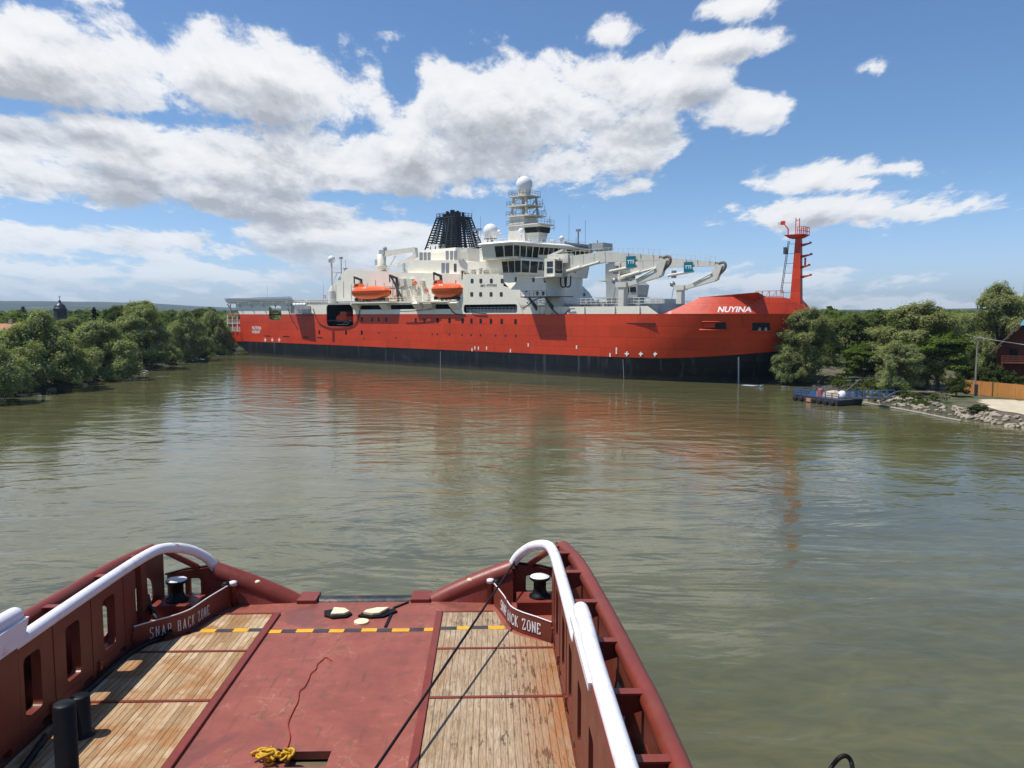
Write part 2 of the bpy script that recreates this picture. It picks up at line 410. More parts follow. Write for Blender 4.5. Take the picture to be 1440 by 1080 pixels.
fine = b.noise(b.mapv(co, (9.0, 15.0, 1), rot=(0, 0, -.4)), 1.0, 4, .6, .8); cur = b.noise(b.mapv(co, (.30, .55, 1), rot=(0, 0, .6)), 1.0, 4, .6, 1.2)
h = b.m('ADD', h, b.m('ADD', b.m('MULTIPLY', b.m('MULTIPLY', fine, amp), .006), b.m('MULTIPLY', cur, .10)))
h = b.m('ADD', h, b.m('MULTIPLY', eddy, .9))
b.put(b.p.inputs['Normal'], b.bump(h, .36, .40))
wx = graded(-420, 420, -120, 120, 8, 1.3); wy = graded(-400, 620, -10, 240, 8, 1.3)
X, Y = np.meshgrid(wx, wy); idx = np.arange(X.size).reshape(X.shape)
F = np.stack([idx[:-1, :-1], idx[:-1, 1:], idx[1:, 1:], idx[1:, :-1]], -1).reshape(-1, 4)
tag(np_mesh('river_water', np.stack([X, Y, X * 0], -1).reshape(-1, 3), F, m_water, smooth=True), kind='structure')
# ------------------------------------------------------------------ shared paints
M_RED = paint('ship_red', (.64, .056, .015), .42, .10, .25, (.30, .03, .02), .35, streak=.9)
def plating(m, seam=.16, tone=.10):
    """welded plate seams, slight tone change from plate to plate, stained waterline"""
    nt = m.node_tree; b = NB.__new__(NB); b.nt = nt
    p = next(n for n in nt.nodes if n.type == 'BSDF_PRINCIPLED'); co = next(n for n in nt.nodes if n.type == 'TEX_COORD').outputs['Object']
    col = p.inputs['Base Color'].links[0].from_socket; x, y, z = b.sep(co)
    kz = b.m('DIVIDE', b.m('ADD', z, .35), 1.9); iz = b.m('FLOOR', kz); kx = b.m('ADD', b.m('DIVIDE', x, 8.4), b.m('MULTIPLY', iz, .37)); ix = b.m('FLOOR', kx)
    fz, fx = b.m('FRACT', kz), b.m('FRACT', kx)
    ez = b.m('MULTIPLY', b.m('MINIMUM', fz, b.m('SUBTRACT', 1.0, fz)), 1.9); ex = b.m('MULTIPLY', b.m('MINIMUM', fx, b.m('SUBTRACT', 1.0, fx)), 8.4)
    r = b.n('TexWhiteNoise', {'Vector': b.comb(ix, iz, 0)}, noise_dimensions='2D').outputs[0]
    line = b.rng(b.m('MINIMUM', ez, ex), .02, .10, 1, 0, True)
    t = b.m('SUBTRACT', b.rng(r, 0, 1, 1 - tone, 1 + tone * .6), b.m('MULTIPLY', line, seam))
    col = b.mix(1.0, col, b.comb(t, t, t), 'MULTIPLY')
    wet = b.m('ADD', z, b.m('MULTIPLY', b.m('SUBTRACT', b.noise(b.mapv(co, (.35, .35, .05)), 1.0, 6, .65), .5), 1.6))
    col = b.mix(b.rng(wet, .2, 1.1, .55, 0, True), col, (.075, .065, .045))
    b.put(p.inputs['Base Color'], col)
    b.put(p.inputs['Normal'], b.bump(b.m('ADD', b.m('MULTIPLY', line, -.4), b.m('MULTIPLY', b.noise(b.mapv(co, (.8, .8, .8)), 1.0, 2, .5), 1.2)), .25, .06))
    return m
M_RED = plating(M_RED)
M_BLACK = plating(paint('ship_black', (.014, .016, .020), .5, .35, .3, (.12, .13, .13), .6, streak=.8, spec=.25), .3, .25)
M_WHITE = paint('ship_white', (.86, .80, .66), .45, .05, .3, (.50, .46, .38), .22, streak=.8)
M_ROOF = paint('roof_white', (.84, .84, .82), .5, .03, .5)
M_GREY = paint('ship_grey', (.36, .38, .37), .5, .10, .6)
M_DGREY = paint('dark_grey', (.07, .075, .08), .55, .2, .8)
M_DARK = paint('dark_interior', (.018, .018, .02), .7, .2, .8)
M_FUN = paint('funnel_black', (.018, .02, .024), .45, .2, .8)
M_GLASS = paint('bridge_glass', (.012, .016, .018), .08, .2, .5, spec=.6)
M_ORANGE = paint('lifeboat_orange', (.78, .13, .025), .38, .06, .8, (.5, .10, .04), .2)
M_TEAL = paint('teal_sign', (.0, .16, .22), .4, .05, .5)
M_LETTER = paint('white_lettering', (.82, .81, .78), .5, .04, 2)
M_BLET = paint('black_lettering', (.03, .03, .03), .5, .04, 2)
M_CREAM = paint('crane_cream', (.66, .63, .54), .5, .10, .5, (.35, .27, .18), .35, streak=1.2)
M_DOME = paint('dome_white', (.80, .80, .80), .35, .03, .4)
M_STEEL = paint('steel', (.30, .31, .32), .4, .15, 1.0, metal=.5)
M_NET = paint('net_grey', (.22, .24, .25), .6, .2, 1.0)

# ------------------------------------------------------------------ the icebreaker.  local x = u (stern -> bow), y = v (0 = starboard side), z up
ship = empty('icebreaker', SH_A, math.atan2(SH_D.y, SH_D.x))
tag(ship, 'large red and white icebreaker with black underside and cream upperworks lying across the river', 'ship')
BEAM = 25.6; KN = 11.3
def P_(name, mb, mat, parent=None, bevel=0.0, label=None):
    o = mb.build(name, mat, parent or ship, bevel)
    if label: o['label'] = label
    return o
def zline(u):
    if u < 8: return 3.5
    if u < 138: return 3.85
    return 3.85 + ((u - 138) / 22) ** 1.5 * 1.9
def bowhalf(u, z):
    t = max(-.2, min(1, z / KN)); us = 155.3 + 5.0 * t
    s = max(0, min(1, (u - 96) / (us - 96)))
    return 12.8 * (1 - s ** (5.0 + 4.0 * t))
def skin_v(u, z):
    if z > KN: return 12.8 - bowhalf(u, KN) + (z - KN) * .55
    return 12.8 - bowhalf(u, z)
def bow_uz(px, py):
    v = 0
    for _ in range(8):
        u, z = sd(px, py, v); v = .5 * v + .5 * skin_v(min(u, 159.5), z)
    return u, z
# hull shell
hb = MB()
holes_red = []
Wn = (sd(378, 430), sd(396, 450)); By = (sd(459, 428.5), sd(497, 459.5)); Ms = (sd(652, 428.5), sd(727.5, 442))
w1 = (Wn[0][0], Wn[1][0]); by = (By[0][0], By[1][0]); ms = (Ms[0][0], Ms[1][0])
def notch_down(u0, u1, zb, r=.9, n=4):      # rounded notch cut down from the knuckle line, listed going +u
    out = [(u0, KN)]
    for k in range(n + 1): a = R(180 + 90 * k / n); out.append((u0 + r + r * math.cos(a), zb + r + r * math.sin(a)))
    for k in range(n + 1): a = R(270 + 90 * k / n); out.append((u1 - r + r * math.cos(a), zb + r + r * math.sin(a)))
    out.append((u1, KN)); return out
def notch_up(u0, u1, zt, r=.9, n=4):        # listed going +u
    out = [(u0, KN)]
    for k in range(n + 1): a = R(180 - 90 * k / n); out.append((u0 + r + r * math.cos(a), zt - r + r * math.sin(a)))
    for k in range(n + 1): a = R(90 - 90 * k / n); out.append((u1 - r + r * math.cos(a), zt - r + r * math.sin(a)))
    out.append((u1, KN)); return out
U0, U1 = 6.0, 96.0
ZW, ZB = Wn[1][1], By[1][1]
def red_outline(flush=True):
    top = [(U0, KN)] + notch_down(*w1, ZW) + notch_down(*by, ZB) + [(U1, KN)]
    return [(U0, 3.85), (U1, 3.85)] + top[::-1]
hb.plate(red_outline(), [], (0, 0.0, 0), (1, 0, 0), (0, 0, 1), -.12)
red_port = [(U0, 3.85), (U1, 3.85), (U1, KN)] + notch_down(*w1, ZW)[::-1] + [(U0, KN)]
hb.plate(red_port, [], (0, BEAM, 0), (1, 0, 0), (0, 0, 1), .12)
# bow topsides, both sides, from paint line to knuckle, then the inward-leaning bulwark
us = [96 + (160.3 - 96) * (1 - (1 - i / 46) ** 1.7) for i in range(47)]
def zt(u):
    if u < 140.6: return KN
    if u < 146.2: return KN + (u - 140.6) / 5.6 * 2.75
    if u < 157.3: return KN + 2.75 - .15 * (u - 146.2) / 11
    return max(KN + .5, KN + 2.6 - (u - 157.3) / 3 * 2.0)
for side in (0, 1):
    mir = (lambda v: v) if side == 0 else (lambda v: BEAM - v)
    rows = []
    for k in range(9):
        rows.append([(min(u, 155.3 + 5.0 * max(-.2, min(1, (zl + (KN - zl) * k / 8) / KN))), mir(12.8 - bowhalf(min(u, 160.3), zl + (KN - zl) * k / 8)), zl + (KN - zl) * k / 8) for u in us for zl in [zline(u)]])
    hb.loft(rows, smooth=True, flip=side == 1)
    top = [u for u in us if u > 139]
    rows = []
    for k in range(3):
        rows.append([(min(u, 160.3), mir(min(12.8, 12.8 - bowhalf(min(u, 160.3), KN) + (zt(u) - KN) * k / 2 * .55)), KN + .004 + (zt(u) - KN) * k / 2) for u in top])
    hb.loft(rows, smooth=True, flip=side == 1)
    # inside of the bulwark
    rows = [[(min(u, 160.0), mir(min(12.8, 12.8 - bowhalf(min(u, 160.3), KN) + (zt(u) - KN) * .55)), zt(u)) for u in top],
            [(min(u, 160.0), mir(min(12.8, 13.1 - bowhalf(min(u, 160.3), KN) + (zt(u) - KN) * .55)), zt(u)) for u in top],
            [(min(u, 159.8), mir(min(12.8, 13.4 - bowhalf(min(u, 160.3), KN))), KN) for u in top]]
    hb.loft(rows, flip=side == 1)
hb.cur = 1   # black underbody
for side in (0, 1):
    mir = (lambda v: v) if side == 0 else (lambda v: BEAM - v)
    rows = []
    for z in (-1.5, 0, 1.3, 2.6, None):
        row = []
        for u in [8, 20, 50, 80, 96] + us[1:]:
            zz = zline(u) if z is None else z
            uu = u
            if u == 8: uu = {-1.5: 15.0, 0: 11.3, 1.3: 8.6, 2.6: 5.9}.get(z, 3.6)
            row.append((min(uu, 155.3 + 5.0 * max(-.2, min(1, zz / KN))), mir(12.8 - bowhalf(min(u, 160.3), zz)), zz))
        rows.append(row)
    hb.loft(rows, smooth=True, flip=side == 1)
hb.quad((15, 0, -1.5), (15, BEAM, -1.5), (3.6, BEAM, 3.5), (3.6, 0, 3.5))
hb.cur = 0   # red counter and after end
for v, fl in ((0, 1), (BEAM, 0)):
    q = [(3.6, v, 3.5), (8, v, 3.85), (U0, v, 6.5), (-1.6, v, 6.5), (-2.2, v, 5.1), (0.5, v, 4.3)]
    hb.add(q, [(0, 1, 2, 3, 4, 5) if fl else (5, 4, 3, 2, 1, 0)])
    q = [(8, v, 3.85), (U0, v, 3.85), (U0, v, 6.5)]
hb.quad((3.6, 0, 3.5), (3.6, BEAM, 3.5), (.5, BEAM, 4.3), (.5, 0, 4.3)); hb.quad((.5, 0, 4.3), (.5, BEAM, 4.3), (-2.2, BEAM, 5.1), (-2.2, 0, 5.1))
hb.quad((-2.2, 0, 5.1), (-2.2, BEAM, 5.1), (-1.6, BEAM, 6.5), (-1.6, 0, 6.5))
hb.box(-1.6, U0, .05, BEAM - .05, 5.2, 5.4)
hb.box(3, U0 + .2, .2, BEAM - .2, 5.4, 9.7)       # closed after bulkhead below the mooring deck
hb.box(-.6, U0 + .1, .02, BEAM - .02, 11.05, 11.32)
hb.box(0, U0, .04, BEAM - .04, 9.6, 9.75)
P_('hull', hb, [M_RED, M_BLACK])
# decks inside
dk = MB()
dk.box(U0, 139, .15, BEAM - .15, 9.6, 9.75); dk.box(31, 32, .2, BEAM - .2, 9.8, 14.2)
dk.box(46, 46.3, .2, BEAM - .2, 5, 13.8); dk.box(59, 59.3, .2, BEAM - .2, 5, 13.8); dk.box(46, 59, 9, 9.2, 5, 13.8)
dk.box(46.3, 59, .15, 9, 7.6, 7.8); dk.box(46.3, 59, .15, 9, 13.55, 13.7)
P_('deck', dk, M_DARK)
fd = MB(); fd.box(96, 158, 9.6, 16, 11.0, 11.2)
rows = [[(u, 12.8 - bowhalf(u, KN) * .985, 11.2) for u in us if u < 160], [(u, 12.8 + bowhalf(u, KN) * .985, 11.2) for u in us if u < 160]]
fd.loft(rows); P_('foredeck', fd, M_GREY)
# white side above the knuckle
wb = MB()
sU = [(4.0, 14.3), (4.0, 13.2), (U0, KN)] + notch_up(*w1, Wn[0][1]) + notch_up(*by, By[0][1]) + [(60.0, KN), (60.0, 12.75), (92.4, 12.75), (92.4, KN)]
sU = [(4.0, 14.3), (4.0, 13.2), (U0, KN + .01)] + notch_up(*w1, Wn[0][1]) + notch_up(*by, By[0][1])
sU += [(110.2, KN)]
a1 = sd(708, 386.5); a2 = sd(656, 385); a3 = sd(648, 420)
sU += [(109.2, 13.3), (106.8, 16.3), (105.2, 16.7), a1, a2, a3, (92.6, 13.75), (33.2, 13.75), (32.8, 14.3)]
hol = [rrect(ms[0], ms[1], Ms[1][1] + .25, Ms[0][1], .5)]
for x0, x1 in ((507, 537), (549, 586), (612, 637)): hol.append(rrect(sd(x0, 430)[0], sd(x1, 430)[0], 12.35, 13.35, .15, 2))
wb.plate(sU, hol, (0, -.015, 0), (1, 0, 0), (0, 0, 1), -.15)
wb.plate([(4, 14.3), (4, 13.2), (U0, KN)] + notch_up(*w1, Wn[0][1]) + [(109, KN), (104.5, 16.4), a1, a2, a3, (92.6, 13.75), (33.2, 13.75), (32.8, 14.3)], [], (0, BEAM - .13, 0), (1, 0, 0), (0, 0, 1), -.15)
P_('side_wall', wb, M_WHITE)
rc = MB(); rc.box(60, 92, .3, 3, 12.2, 12.3); rc.box(60, 92, 2.6, 2.8, 12.3, 13.7); rc.box(ms[0] - .5, ms[1] + .5, 2.4, 2.6, 11.3, 13.6); rc.box(ms[0] - .5, ms[1] + .5, .2, 2.5, 11.28, 11.36)
P_('side_gallery', rc, M_DARK)
nt = MB()                                        # mesh fence inside the long side opening
for k in range(30):
    u = ms[0] + .3 + (ms[1] - ms[0] - .6) * k / 29; nt.bar((u, .5, 11.35), (u + .25 * (-1) ** k, .5, 12.6), .07, .07)
for z in (11.5, 12.0, 12.6): nt.bar((ms[0] + .2, .5, z), (ms[1] - .2, .5, z), .1, .1)
nt.box(ms[0] + .6, ms[1] - .6, .75, .8, 11.4, 12.3)
P_('side_fence', nt, M_GREY)
# helideck with its tilted net, fitted over the stern
hd = MB(); hd.box(-.3, 33, -.3, BEAM + .3, 14.3, 14.75)
for u in (0, 6, 12, 18, 24, 30): hd.taper((u, .2, 13.2), (u + 1.0, -1.0, 14.35), .15, .5, .15, .2)
P_('helideck', hd, M_WHITE)
nt = MB()
def lattice(mb, p0, p1, z0, z1, n, r=.05, out=(0, 0, 0), diag=True):
    p0, p1, out = Vector(p0), Vector(p1), Vector(out)
    for k in range(n + 1):
        q = p0.lerp(p1, k / n); mb.bar((q.x, q.y, z0), (q.x + out.x, q.y + out.y, z1), r * 2, r * 2)
        if diag and k < n:
            q2 = p0.lerp(p1, (k + 1) / n); mb.bar((q.x, q.y, z0), (q2.x + out.x, q2.y + out.y, z1), r * 1.4, r * 1.4)
    for z, t in ((z0, 0), ((z0 + z1) / 2, .5), (z1, 1)): mb.bar(p0 + out * t + Vector((0, 0, z)), p1 + out * t + Vector((0, 0, z)), r * 2, r * 2)
lattice(nt, (-.3, -.3, 0), (33, -.3, 0), 14.7, 15.7, 33, .06, (0, -.7, 0)); lattice(nt, (-.3, BEAM, 0), (33, BEAM, 0), 14.7, 15.6, 24, .06, (0, .7, 0))
lattice(nt, (-.3, 0, 0), (-.3, BEAM, 0), 14.7, 15.6, 24, .06, (-.7, 0, 0)); nt.box(0, 32, -.95, -.9, 14.9, 15.25)
P_('helideck_net', nt, M_NET)
# mooring balconies at the stern
PST = [((u, v, 6.5), (u, v, 11.1), .28) for u in (-1.2, 1.5, 4.2) for v in (.25, BEAM - .25)] + [((u, .3, 11.3), (u, .3, 14.3), .22) for u in (.4, 4.0)] + [((-1.2, v, 6.5), (-1.2, v, 11.1), .25) for v in (6, 12.8, 19)]
for a_, c_, r_ in PST:
    st = MB(); st.bar(a_, c_, r_, r_); P_('stern_post', st, M_WHITE)
for z, mt in ((6.6, M_LETTER), (8.7, M_LETTER), (11.35, M_GREY)):
    rl = MB(); rl.box(-1.5, 5.8, .06, .14, z, z + .12)
    for k in range(4): rl.bar((-1.5, .1, z + .35 * k), (5.9, .1, z + .35 * k), .06, .06); rl.bar((-1.5, .1, z + .35 * k), (-1.5, BEAM - .1, z + .35 * k), .06, .06)
    for k in range(6): rl.bar((-1.5 + 1.4 * k, .1, z), (-1.5 + 1.4 * k, .1, z + 1.1), .07, .07)
    P_('stern_rail', rl, mt)
sl_ = MB(); sl_.box(-1.4, 5.9, .12, 8, 8.45, 8.6); P_('mooring_balcony', sl_, M_RED)
for u in (-.3, 1.8, 3.9):
    q = MB(); q.plate(rrect(u, u + .8, 5.45, 6.2, .25), [], (0, -.03, 0), (1, 0, 0), (0, 0, 1), -.02); P_('scupper', q, M_DARK)
# life raft station jutting from the side
rs = MB(); q = [(33.6, 0), (34.2, -2.2), (40.0, -2.4), (41.6, 0)]; rs.prism(q, 11.35, 11.5); rs.prism([(33.6, 3), (33.6, .02), (41.6, .02), (41.6, 3)], 11.35, 11.5)
for u, v in ((34.2, -2.1), (36.2, -2.2), (38.2, -2.25), (40, -2.3)): rs.bar((u, v, 11.5), (u, v * .9, 13.4), .1, .1)
for z in (11.9, 12.4, 12.9, 13.4): rs.bar((34.2, -2.1, z), (40, -2.3, z), .07, .07)
for k in range(14): rs.bar((34.2 + k * .43, -2.1 - k * .015, 11.5), (34.5 + k * .40, -2.1 - k * .015, 13.4), .06, .06)
rs.box(34.0, 40.3, -.3, .1, 11.5, 13.4)
P_('raft_station', rs, M_GREY)
rf = MB()
for k in range(4): rf.tube([(34.5 + k * 1.45, -1.1, 13.7), (35.7 + k * 1.45, -1.1, 13.7)], [.42, .42], 10)
P_('life_raft', rf, M_DOME)
dk2 = MB(); dk2.box(31.5, 33.2, -.03, .1, 11.6, 13.9); P_('side_door', dk2, M_DARK)
# boat deck platform that overhangs the hull
bp = MB(); bp.box(57.0, 92.6, -.35, 6.0, 13.76, 14.02); bp.prism([(57.5, -.3), (58.6, -1.6), (72.2, -1.6), (74.5, -.3)], 13.76, 14.02); bp.prism([(80.5, -.3), (81.3, -1.2), (91, -1.2), (92, -.3)], 13.76, 14.02)
for x in (503, 543, 590, 606, 641): 
    u = sd(x, 430)[0]; bp.taper((u, -.05, 12.3), (u, -.7, 13.78), 2.2, .3, 2.6, 1.2, (0, -1, 0))
P_('boat_platform', bp, M_WHITE)
hs = MB(); hs.box(31, 60, 3.2, BEAM - 3, 13.75, 14.0); hs.box(57, 96, 5, BEAM - .2, 13.75, 14.0); hs.box(33.2, 57.3, -.05, 3.4, 13.76, 13.9); P_('upper_deck', hs, M_GREY)
# ------------------------------------------------------------------ upperworks
def side_poly(pts, v): return [sd(x, y, v) for x, y in pts]
ah = MB()
ah.plate(side_poly([(463, 424), (463, 410), (474, 395), (481, 384), (486, 379), (530, 381), (576, 383.5), (640, 385), (658, 385), (658, 423)], 3.2)[::-1], [], (0, 3.2, 0), (1, 0, 0), (0, 0, 1), -(BEAM - 6.4))
P_('aft_deckhouse', ah, M_WHITE)
cb = MB()
q = side_poly([(574, 388), (574, 372), (580, 366), (648, 366), (660, 380), (664, 388)], 4.4); cb.plate(q[::-1], [], (0, 4.4, 0), (1, 0, 0), (0, 0, 1), -(BEAM - 8.8))
q0 = sd(589, 352, 8.2); q1 = sd(640, 352, 8.2)
cu0, cu1, cz = q0[0], q1[0], q0[1]
cb.loft([[(cu0, 8.2, 20), (cu1, 8.2, 20), (cu1 + 2.2, 10.5, 20), (cu1 + 2.2, 17.4, 20), (cu0, 17.4, 20)], [(cu0, 8.2, cz - .9), (cu1, 8.2, cz - .9), (cu1 + 1.4, 10.5, cz - .9), (cu1 + 1.4, 17.4, cz - .9), (cu0, 17.4, cz - .9)], [(cu0 + .2, 8.4, cz), (cu1, 8.4, cz), (cu1 + 1.2, 10.7, cz), (cu1 + 1.2, 17.2, cz), (cu0 + .2, 17.2, cz)]], closed=True)
cb.prism([(cu0 + .2, 8.4), (cu1, 8.4), (cu1 + 1.2, 10.7), (cu1 + 1.2, 17.2), (cu0 + .2, 17.2)], cz - .2, cz)
P_('funnel_casing', cb, M_WHITE)
def on_side(name, px0, py0, px1, py1, v, mat, th=.05, r=.0, parent=None):
    (u0, z1), (u1, z0) = sd(px0, py0, v), sd(px1, py1, v)
    q = MB(); q.plate(rrect(u0, u1, z0, z1, r, 3) if r else [(u0, z0), (u1, z0), (u1, z1), (u0, z1)], [], (0, v - .015, 0), (1, 0, 0), (0, 0, 1), th)
    return P_(name, q, mat, parent)
for x0, x1, y0, y1, v in ((590, 594.5, 355, 367, 8.2), (596, 600, 355, 367, 8.2), (601.5, 605.5, 355, 367, 8.2), (627, 631, 353, 365, 8.2), (633, 637, 353, 365, 8.2), (638.5, 643, 353, 365, 8.2), (621, 625.5, 370, 384, 4.4), (627, 631.5, 370, 384, 4.4)):
    on_side('louvre', x0, y0, x1, y1, v, M_STEEL)
on_side('side_door', 638.5, 371, 642, 382, 4.4, M_DGREY)
bx = MB(); u, z = sd(607, 347, 9.5); bx.box(u, u + 3.2, 8.6, 11, cz, cz + 1.1); P_('vent_box', bx, M_ROOF)
# black lattice funnel
fn = MB(); fz0, fz1 = cz, sd(630, 308, 12.8)[1]
fc = ((cu0 + cu1) / 2 + .9, 12.8); hb0, hv0, hb1, hv1 = 5.1, 4.3, 3.1, 2.5
def fp(a, b, t):
    return (fc[0] + a * (hb0 + (hb1 - hb0) * t), fc[1] + b * (hv0 + (hv1 - hv0) * t), fz0 + (fz1 - fz0) * t)
N = 6
for k in range(N + 1):
    s = -1 + 2 * k / N; wd = .3 if k in (0, N) else .2
    for A, B in (((s, -1), None), ((s, 1), None), ((-1, s), None), ((1, s), None)):
        fn.bar(fp(A[0], A[1], 0), fp(A[0], A[1], 1), wd, wd)
for j in range(1, 13):
    t = j / 13
    for (a, b_), (c, d_) in (((-1, -1), (1, -1)), ((1, -1), (1, 1)), ((1, 1), (-1, 1)), ((-1, 1), (-1, -1))):
        fn.bar(fp(a, b_, t), fp(c, d_, t), .06, .22)
for (a, b_), (c, d_) in (((-1, -1), (1, -1)), ((1, -1), (1, 1)), ((1, 1), (-1, 1)), ((-1, 1), (-1, -1))):
    fn.bar(fp(a, b_, 1), fp(c, d_, 1), .4, .4)
P_('funnel', fn, M_FUN)
for i, (du, dv_, hh) in enumerate([(-1.8, -1.3, 1.0), (-.7, -1.4, 1.5), (.5, -1.2, 1.7), (1.7, -1.1, 1.2), (-1.6, .2, 1.3), (-.3, .1, 1.9), (1.1, .2, 1.6), (-1.2, 1.5, 1.2), (.3, 1.5, 1.5), (1.8, 1.2, 1.3)]):
    q = MB(); q.tube([(fc[0] + du * 1.25, fc[1] + dv_ * 1.2, fz0 + .2), (fc[0] + du * .95, fc[1] + dv_, fz1), (fc[0] + du * .95, fc[1] + dv_, fz1 + hh)], .33, 10); P_('exhaust_pipe', q, M_FUN)
q = MB()
lattice(q, fp(-1, -1, 1)[:2] + (0,), fp(1, -1, 1)[:2] + (0,), fz1, fz1 + 1.0, 6, .04, diag=False); lattice(q, fp(-1, -1, 1)[:2] + (0,), fp(-1, 1, 1)[:2] + (0,), fz1, fz1 + 1.0, 5, .04, diag=False); lattice(q, fp(1, -1, 1)[:2] + (0,), fp(1, 1, 1)[:2] + (0,), fz1, fz1 + 1.0, 5, .04, diag=False)
P_('funnel_rail', q, M_FUN)
# accommodation block: raked, rounded front
fr = MB(); levels = [(11.25, 3.6), (12.0, 2.5), (13.0, 1.6), (14.4, .9), (16, .5), (17.5, .2), (19.2, 0)]
def front_plan(off, z):
    s0 = float(np.interp(z, [11.3, 13.3, 16.3, 16.7, 19.2], [110.2, 109.2, 106.8, 105.2, a1[0] + .05]))
    L = [(s0, .0), (max(106.6 + off * .8, s0 + .15), 2.2), (107.6 + off, 4.5), (108.0 + off, 8), (108.3 + off, 12.8)]
    return L + [(u, BEAM - v) for u, v in reversed(L[:-1])]
rows = [[(u, v, z) for u, v in front_plan(o, z)] for z, o in levels]
fr.loft(rows); fr.box(92, 104, .2, BEAM - .2, 18.9, 19.2)
fr.prism([(104, .1), (106.4, 2.3), (107.8, 8), (108.2, 12.8), (107.8, 17.6), (106.4, 23.3), (104, 25.5)], 18.9, 19.18)
P_('house_front', fr, M_WHITE)
ab = MB(); ab.box(92, 95.2, .15, BEAM - .2, 14, 18.9); P_('house_back', ab, M_WHITE)
def pane(name, mb, mat=M_GLASS, parent=None): return P_(name, mb, mat, parent)
for xs, y, v in (((664, 676.3, 691, 706.3), 395, 0), ((663.5, 676, 690.7, 705), 413.8, 0)):
    for x in xs: on_side('window', x - 2.0, y - 3, x + 2.0, y + 3, v, M_GLASS, .04, .15)
for x, y in ((725.5, 393), (750, 394), (766, 394.5), (740.5, 412), (755.5, 413), (764, 413), (821.5, 415)):
    o = Vector((0, 0, CAM_H)); r = ray(x, y); best = None
    for k in range(400):                        # meet the raked front wall
        p = o + r * (130 + k * .12); l = p - SH_A; u, v, z = l.dot(SH_D), l.dot(SH_N), p.z
        off = np.interp(z, [a for a, _ in levels], [c for _, c in levels]); pl = front_plan(off, z)
        uf = np.interp(v, [a[1] for a in pl], [a[0] for a in pl])
        if u < uf and 0 < v < BEAM: best = (uf, v, z); break
    if best:
        q = MB(); u, v, z = best; sl2 = 1.0 if v < 4.5 else .1
        q.bar((u + .03 - .35 * sl2 * .6, v - .32, z), (u + .03 + .35 * sl2 * .6, v + .32, z), .9, .08) if False else q.box(u - .02, u + .07, v - .3, v + .3, z - .42, z + .42); pane('window', q)
mb = MB(); u, z = sd(687, 402.5, 0); text_mb(mb, 'IMO 9797060', .72, (u, -.03, z - .1), (1, 0, 0), (0, 0, 1), .012, spacing=1.12); P_('lettering', mb, M_BLET)
def bands(plan, z0, z1, lean, wins, head, closed_back=True, mat=M_WHITE):
    n = len(plan); offs = []
    def nrm(i):
        d = Vector((plan[i + 1][0] - plan[i][0], plan[i + 1][1] - plan[i][1])).normalized(); return Vector((d.y, -d.x))
    for i in range(n):
        q = Vector((0, 0))
        if i > 0: q += nrm(i - 1)
        if i < n - 1: q += nrm(i)
        offs.append(q.normalized())
    def P(i, t, z):
        j = min(i + 1, n - 1); k = lean * (z - z0) / (z1 - z0)
        a = Vector(plan[i]).lerp(Vector(plan[j]), t) + offs[i].lerp(offs[j], t) * k
        return Vector((a.x, a.y, z))
    wall = MB(); rows = [[P(i, 0, z) for i in range(n)] for z in (z0, z1)]; wall.loft(rows)
    wall.prism([tuple(p) for p in plan], z0 - .06, z0 + .12)
    for i, cnt, sill in wins:
        nn = Vector((*nrm(i), 0)) * .04
        for k in range(cnt):
            t0, t1 = (k + .07) / cnt, (k + .93) / cnt
            q = MB(); a, b_, c, d = P(i, t0, sill), P(i, t1, sill), P(i, t1, head), P(i, t0, head)
            q.add([p + nn for p in (a, b_, c, d)] + [p - nn for p in (a, b_, c, d)], [(0, 1, 2, 3), (7, 6, 5, 4), (0, 4, 5, 1), (1, 5, 6, 2), (2, 6, 7, 3), (3, 7, 4, 0)]); pane('window', q)
    return wall
lowp = [(99, 2.0), (103.3, 2.0), (108.0, 2.0), (108.3, 6.5), (108.9, 12.8), (108.3, 19), (108, 23.6), (99, 23.6)]
P_('lower_bridge', bands(lowp, 18.95, 22.0, .55, [(1, 3, 19.35), (2, 2, 19.35), (3, 5, 19.9), (4, 5, 19.9)], 21.55), M_WHITE)
upp = [(99.5, .35), (102.9, .35), (107.5, .35), (108.0, 7.0), (109.4, 12.8), (108.0, 18.6), (107.5, 25.25), (99.5, 25.25)]
P_('wheelhouse', bands(upp, 22.0, 24.75, .6, [(1, 2, 22.35), (2, 4, 22.35), (3, 5, 22.95), (4, 5, 22.95), (5, 4, 22.35)], 24.4), M_WHITE)
rf = MB()
def ins(pl, k): 
    c = (104.5, 12.8); return [(c[0] + (u - c[0]) * k, c[1] + (v - c[1]) * (1 + (k - 1) * .4)) for u, v in pl]
rp = [(98.8, -.6), (107.6, -.7), (109.3, 1.0), (109.6, 6), (111.0, 12.8), (109.6, 19.6), (109.3, 24.6), (107.6, 26.3), (98.8, 26.2)]
rf.loft([[(u, v, 24.72) for u, v in ins(rp, .97)], [(u, v, 24.95) for u, v in rp], [(u, v, 25.25) for u, v in ins(rp, .92)], [(u, v, 25.4) for u, v in ins(rp, .55)]], closed=True)
rf.prism(ins(rp, .6), 25.3, 25.42); rf.prism(ins(rp, .97), 24.7, 24.76)
P_('wheelhouse_roof', rf, M_ROOF)
q = MB(); q.box(92.5, 100, 3, 22.5, 19.2, 22.0); q.box(94, 100, 5, 20, 22, 24.6); P_('bridge_back', q, M_WHITE)
